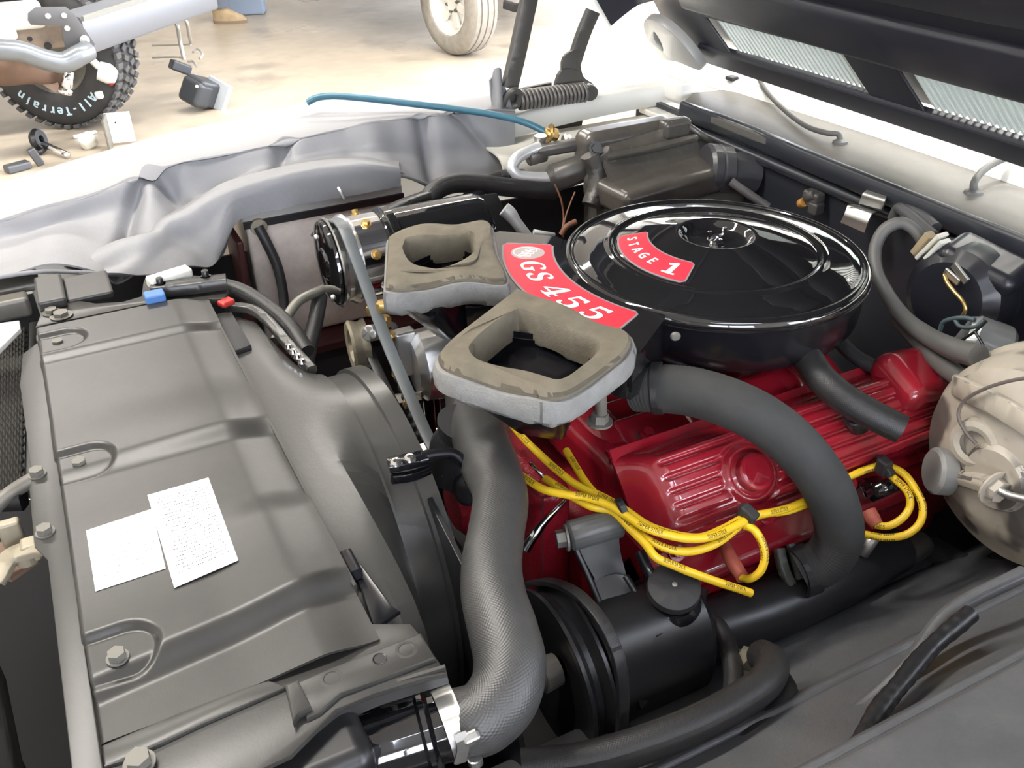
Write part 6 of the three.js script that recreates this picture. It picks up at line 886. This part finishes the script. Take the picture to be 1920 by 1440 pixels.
{ // work light with bent tube stand
  const t = thing('work_light', 'grey work light head tipped on the floor with bent tube stand', 'lamp');
  const mG = M(L3(0.055, 0.06, 0.068), 0.4, 0.2), c = [0.1017,0.11,-4.9228];
  mk('head', [box(c[0] + 0.03, c[1] - 0.01, c[2], 0.20, 0.15, 0.15, 0.02, [0.3, 0.5, -0.55]), box(c[0] - 0.02, c[1] + 0.0, c[2] + 0.03, 0.12, 0.15, 0.16, 0.03, [0.3, 0.5, -0.55])], mG, t);
  mk('front_frame', box(c[0] + 0.10, c[1] - 0.03, c[2] + 0.02, 0.03, 0.17, 0.18, 0.01, [0.3, 0.5, -0.55]), M(L3(0.5, 0.53, 0.58), 0.25, 0.2), t);
  mk('junction_box', box(...[0.047,0.22,-5.0839], 0.12, 0.06, 0.07, 0.012, [0, 0.2, -0.5]), mG, t);
  const mS = M(L3(0.42, 0.42, 0.4), 0.35, 0.4);
  mk('stand', [tube([[0.0974,0.45,-5.3223],[0.0993,0.42,-5.2408],[0.1059,0.33,-5.3112],[0.103,0.22,-5.275]], 0.013), tube([[0.1808,0.44,-5.5371],[0.1891,0.4,-5.4635],[0.2024,0.32,-5.5518],[0.2289,0.22,-5.7299]], 0.011), tube([[0.0543,0.12,-6.3349],[0.1701,0.17,-6.0064],[0.2258,0.22,-5.7129]], 0.007), tube([[0.0408,0.03,-6.374],[0.1464,0.05,-6.2251],[0.1837,0.1,-5.9218]], 0.007), tube([[0.1285,0.2,-5.3134],[0.1578,0.2,-5.2959],[0.1614,0.18,-5.2321]], 0.008)], mS, t);
  mk('knob', [tube([[0.2359,0.16,-5.7562],[0.2661,0.17,-5.7954],[0.2816,0.17,-5.7301],[0.2701,0.16,-5.6268],[0.2436,0.15,-5.5887]], 0.008)], mS, t);
  for (const p of [[0.1069,0.19,-4.9671], [0.0762,0.17,-4.7766]]) mk('screw', lathe([[0, 0.006], [0.008, 0.004], [0.01, 0]], p, [-0.3, 0.5, 0.8], 14), mat.zinc, t);
  settle(t);
}
{ // boot and trouser leg beside a blue block at the top edge
  const t = thing('work_boot', 'tan work boot with dark trouser cuff on the workshop floor', 'boot');
  const h = [0.7309,0,-7.5812], d = [0.9, 0, 0.42];
  const ring = (f, y, w, l) => Array.from({ length: 24 }, (_, i) => { const a = i / 24 * 2 * Math.PI; return [h[0] + d[0] * (f + l * Math.cos(a)) - d[2] * w * Math.sin(a), y, h[2] + d[2] * (f + l * Math.cos(a)) + d[0] * w * Math.sin(a)]; });
  mk('sole', loft([ring(0.13, 0.0, 0.048, 0.145), ring(0.13, 0.025, 0.05, 0.148)], [true, true], 0.4), M(L3(0.2, 0.15, 0.1), 0.8), t);
  mk('upper', loft([ring(0.13, 0.025, 0.047, 0.143), ring(0.12, 0.06, 0.047, 0.13), ring(0.085, 0.09, 0.045, 0.095), ring(0.06, 0.12, 0.045, 0.065), ring(0.055, 0.2, 0.05, 0.06)], [true, true], 0.8), M(L3(0.42, 0.32, 0.2), 0.8, 0, { map: tWear }), t);
  mk('trouser_leg', loft([ring(0.06, 0.13, 0.07, 0.085), ring(0.06, 0.3, 0.075, 0.085), ring(0.06, 0.5, 0.08, 0.09)], [true, true], 0.8), M(L3(0.12, 0.14, 0.18), 0.9), t);
  settle(t);
}
single('storage_box', [box(...add([1.0108,0,-7.7952], [0.06, 0.14, -0.12]), 0.34, 0.28, 0.25, 0.02, [0, -0.3, 0])], M(L3(0.2, 0.25, 0.33), 0.6), 'blue grey box on the floor beside the tan boot', 'box');
// loose parts on the floor beyond the fender
{
  const t = thing('tie_rod', 'dark ball joint with shiny rod lying on the floor below the knobbly tyre', 'tie rod'), a = add([-0.8124,0,-4.5324], [0, 0.06, 0]);
  mk('joint', [lathe([[0.02, -0.02], [0.05, -0.02], [0.06, 0], [0.05, 0.02], [0.02, 0.02]], a, [0.8, 0.2, 0.5], 30), tube([[a[0] - 0.06, 0.02, a[2] + 0.05], [a[0] - 0.01, 0.015, a[2] + 0.08], [a[0] + 0.03, 0.03, a[2] + 0.05]], 0.012)], mat.black, t);
  mk('rod', rod(add([-0.7947,0,-4.4813], [0, 0.05, 0]), add([-0.6929,0,-4.3132], [0, 0.02, 0]), 0.016), mat.chrome, t); settle(t);
}
single('plastic_housing', [box(...add([-0.5805,0,-4.4518], [0, 0.04, 0]), 0.09, 0.08, 0.08, 0.03, [0.4, 0.4, 0.2])], mat.offWhite, 'small pale plastic housing on the floor near the shiny rod', 'housing');
single('paper_strip', [box(...add([-0.5783,0,-4.7002], [0, 0.01, 0]), 0.13, 0.015, 0.02, 0.004, [0, 0.35, 0])], mat.paper, 'short white stick lying below the knobbly tyre', 'stick');
{
  const t = thing('steel_bracket', 'white steel bracket with two holes standing on the floor right of tyre', 'bracket'), a = [-0.4085,0,-4.438];
  mk('plate', box(a[0], 0.09, a[2], 0.13, 0.16, 0.012, 0.003, [0, -0.2, 0]), mat.whitePaint, t); mk('leg', box(a[0] - 0.07, 0.085, a[2] + 0.06, 0.012, 0.17, 0.14, 0.003, [0, -0.2, 0]), mat.dull, t);
  for (const d of [-0.015, 0.02]) mk('hole', lathe([[0, 0.001], [0.005, 0.001], [0.005, 0]], [a[0] + d, 0.12, a[2] + 0.008], [0, 0, 1], 12), mat.black, t); settle(t);
}
single('scrap_parts', [box(...add([-0.9362,0,-4.2423], [0, 0.02, 0]), 0.12, 0.04, 0.06, 0.01, [0, 0.4, 0]), box(...add([-0.8436,0,-4.2642], [0, 0.05, 0]), 0.04, 0.10, 0.03, 0.008, [0.2, 0.2, 0.3])], mat.gunmetal, 'dark scrap metal parts just beyond the covered fender edge', 'scrap');

renderer.render(scene, camera);
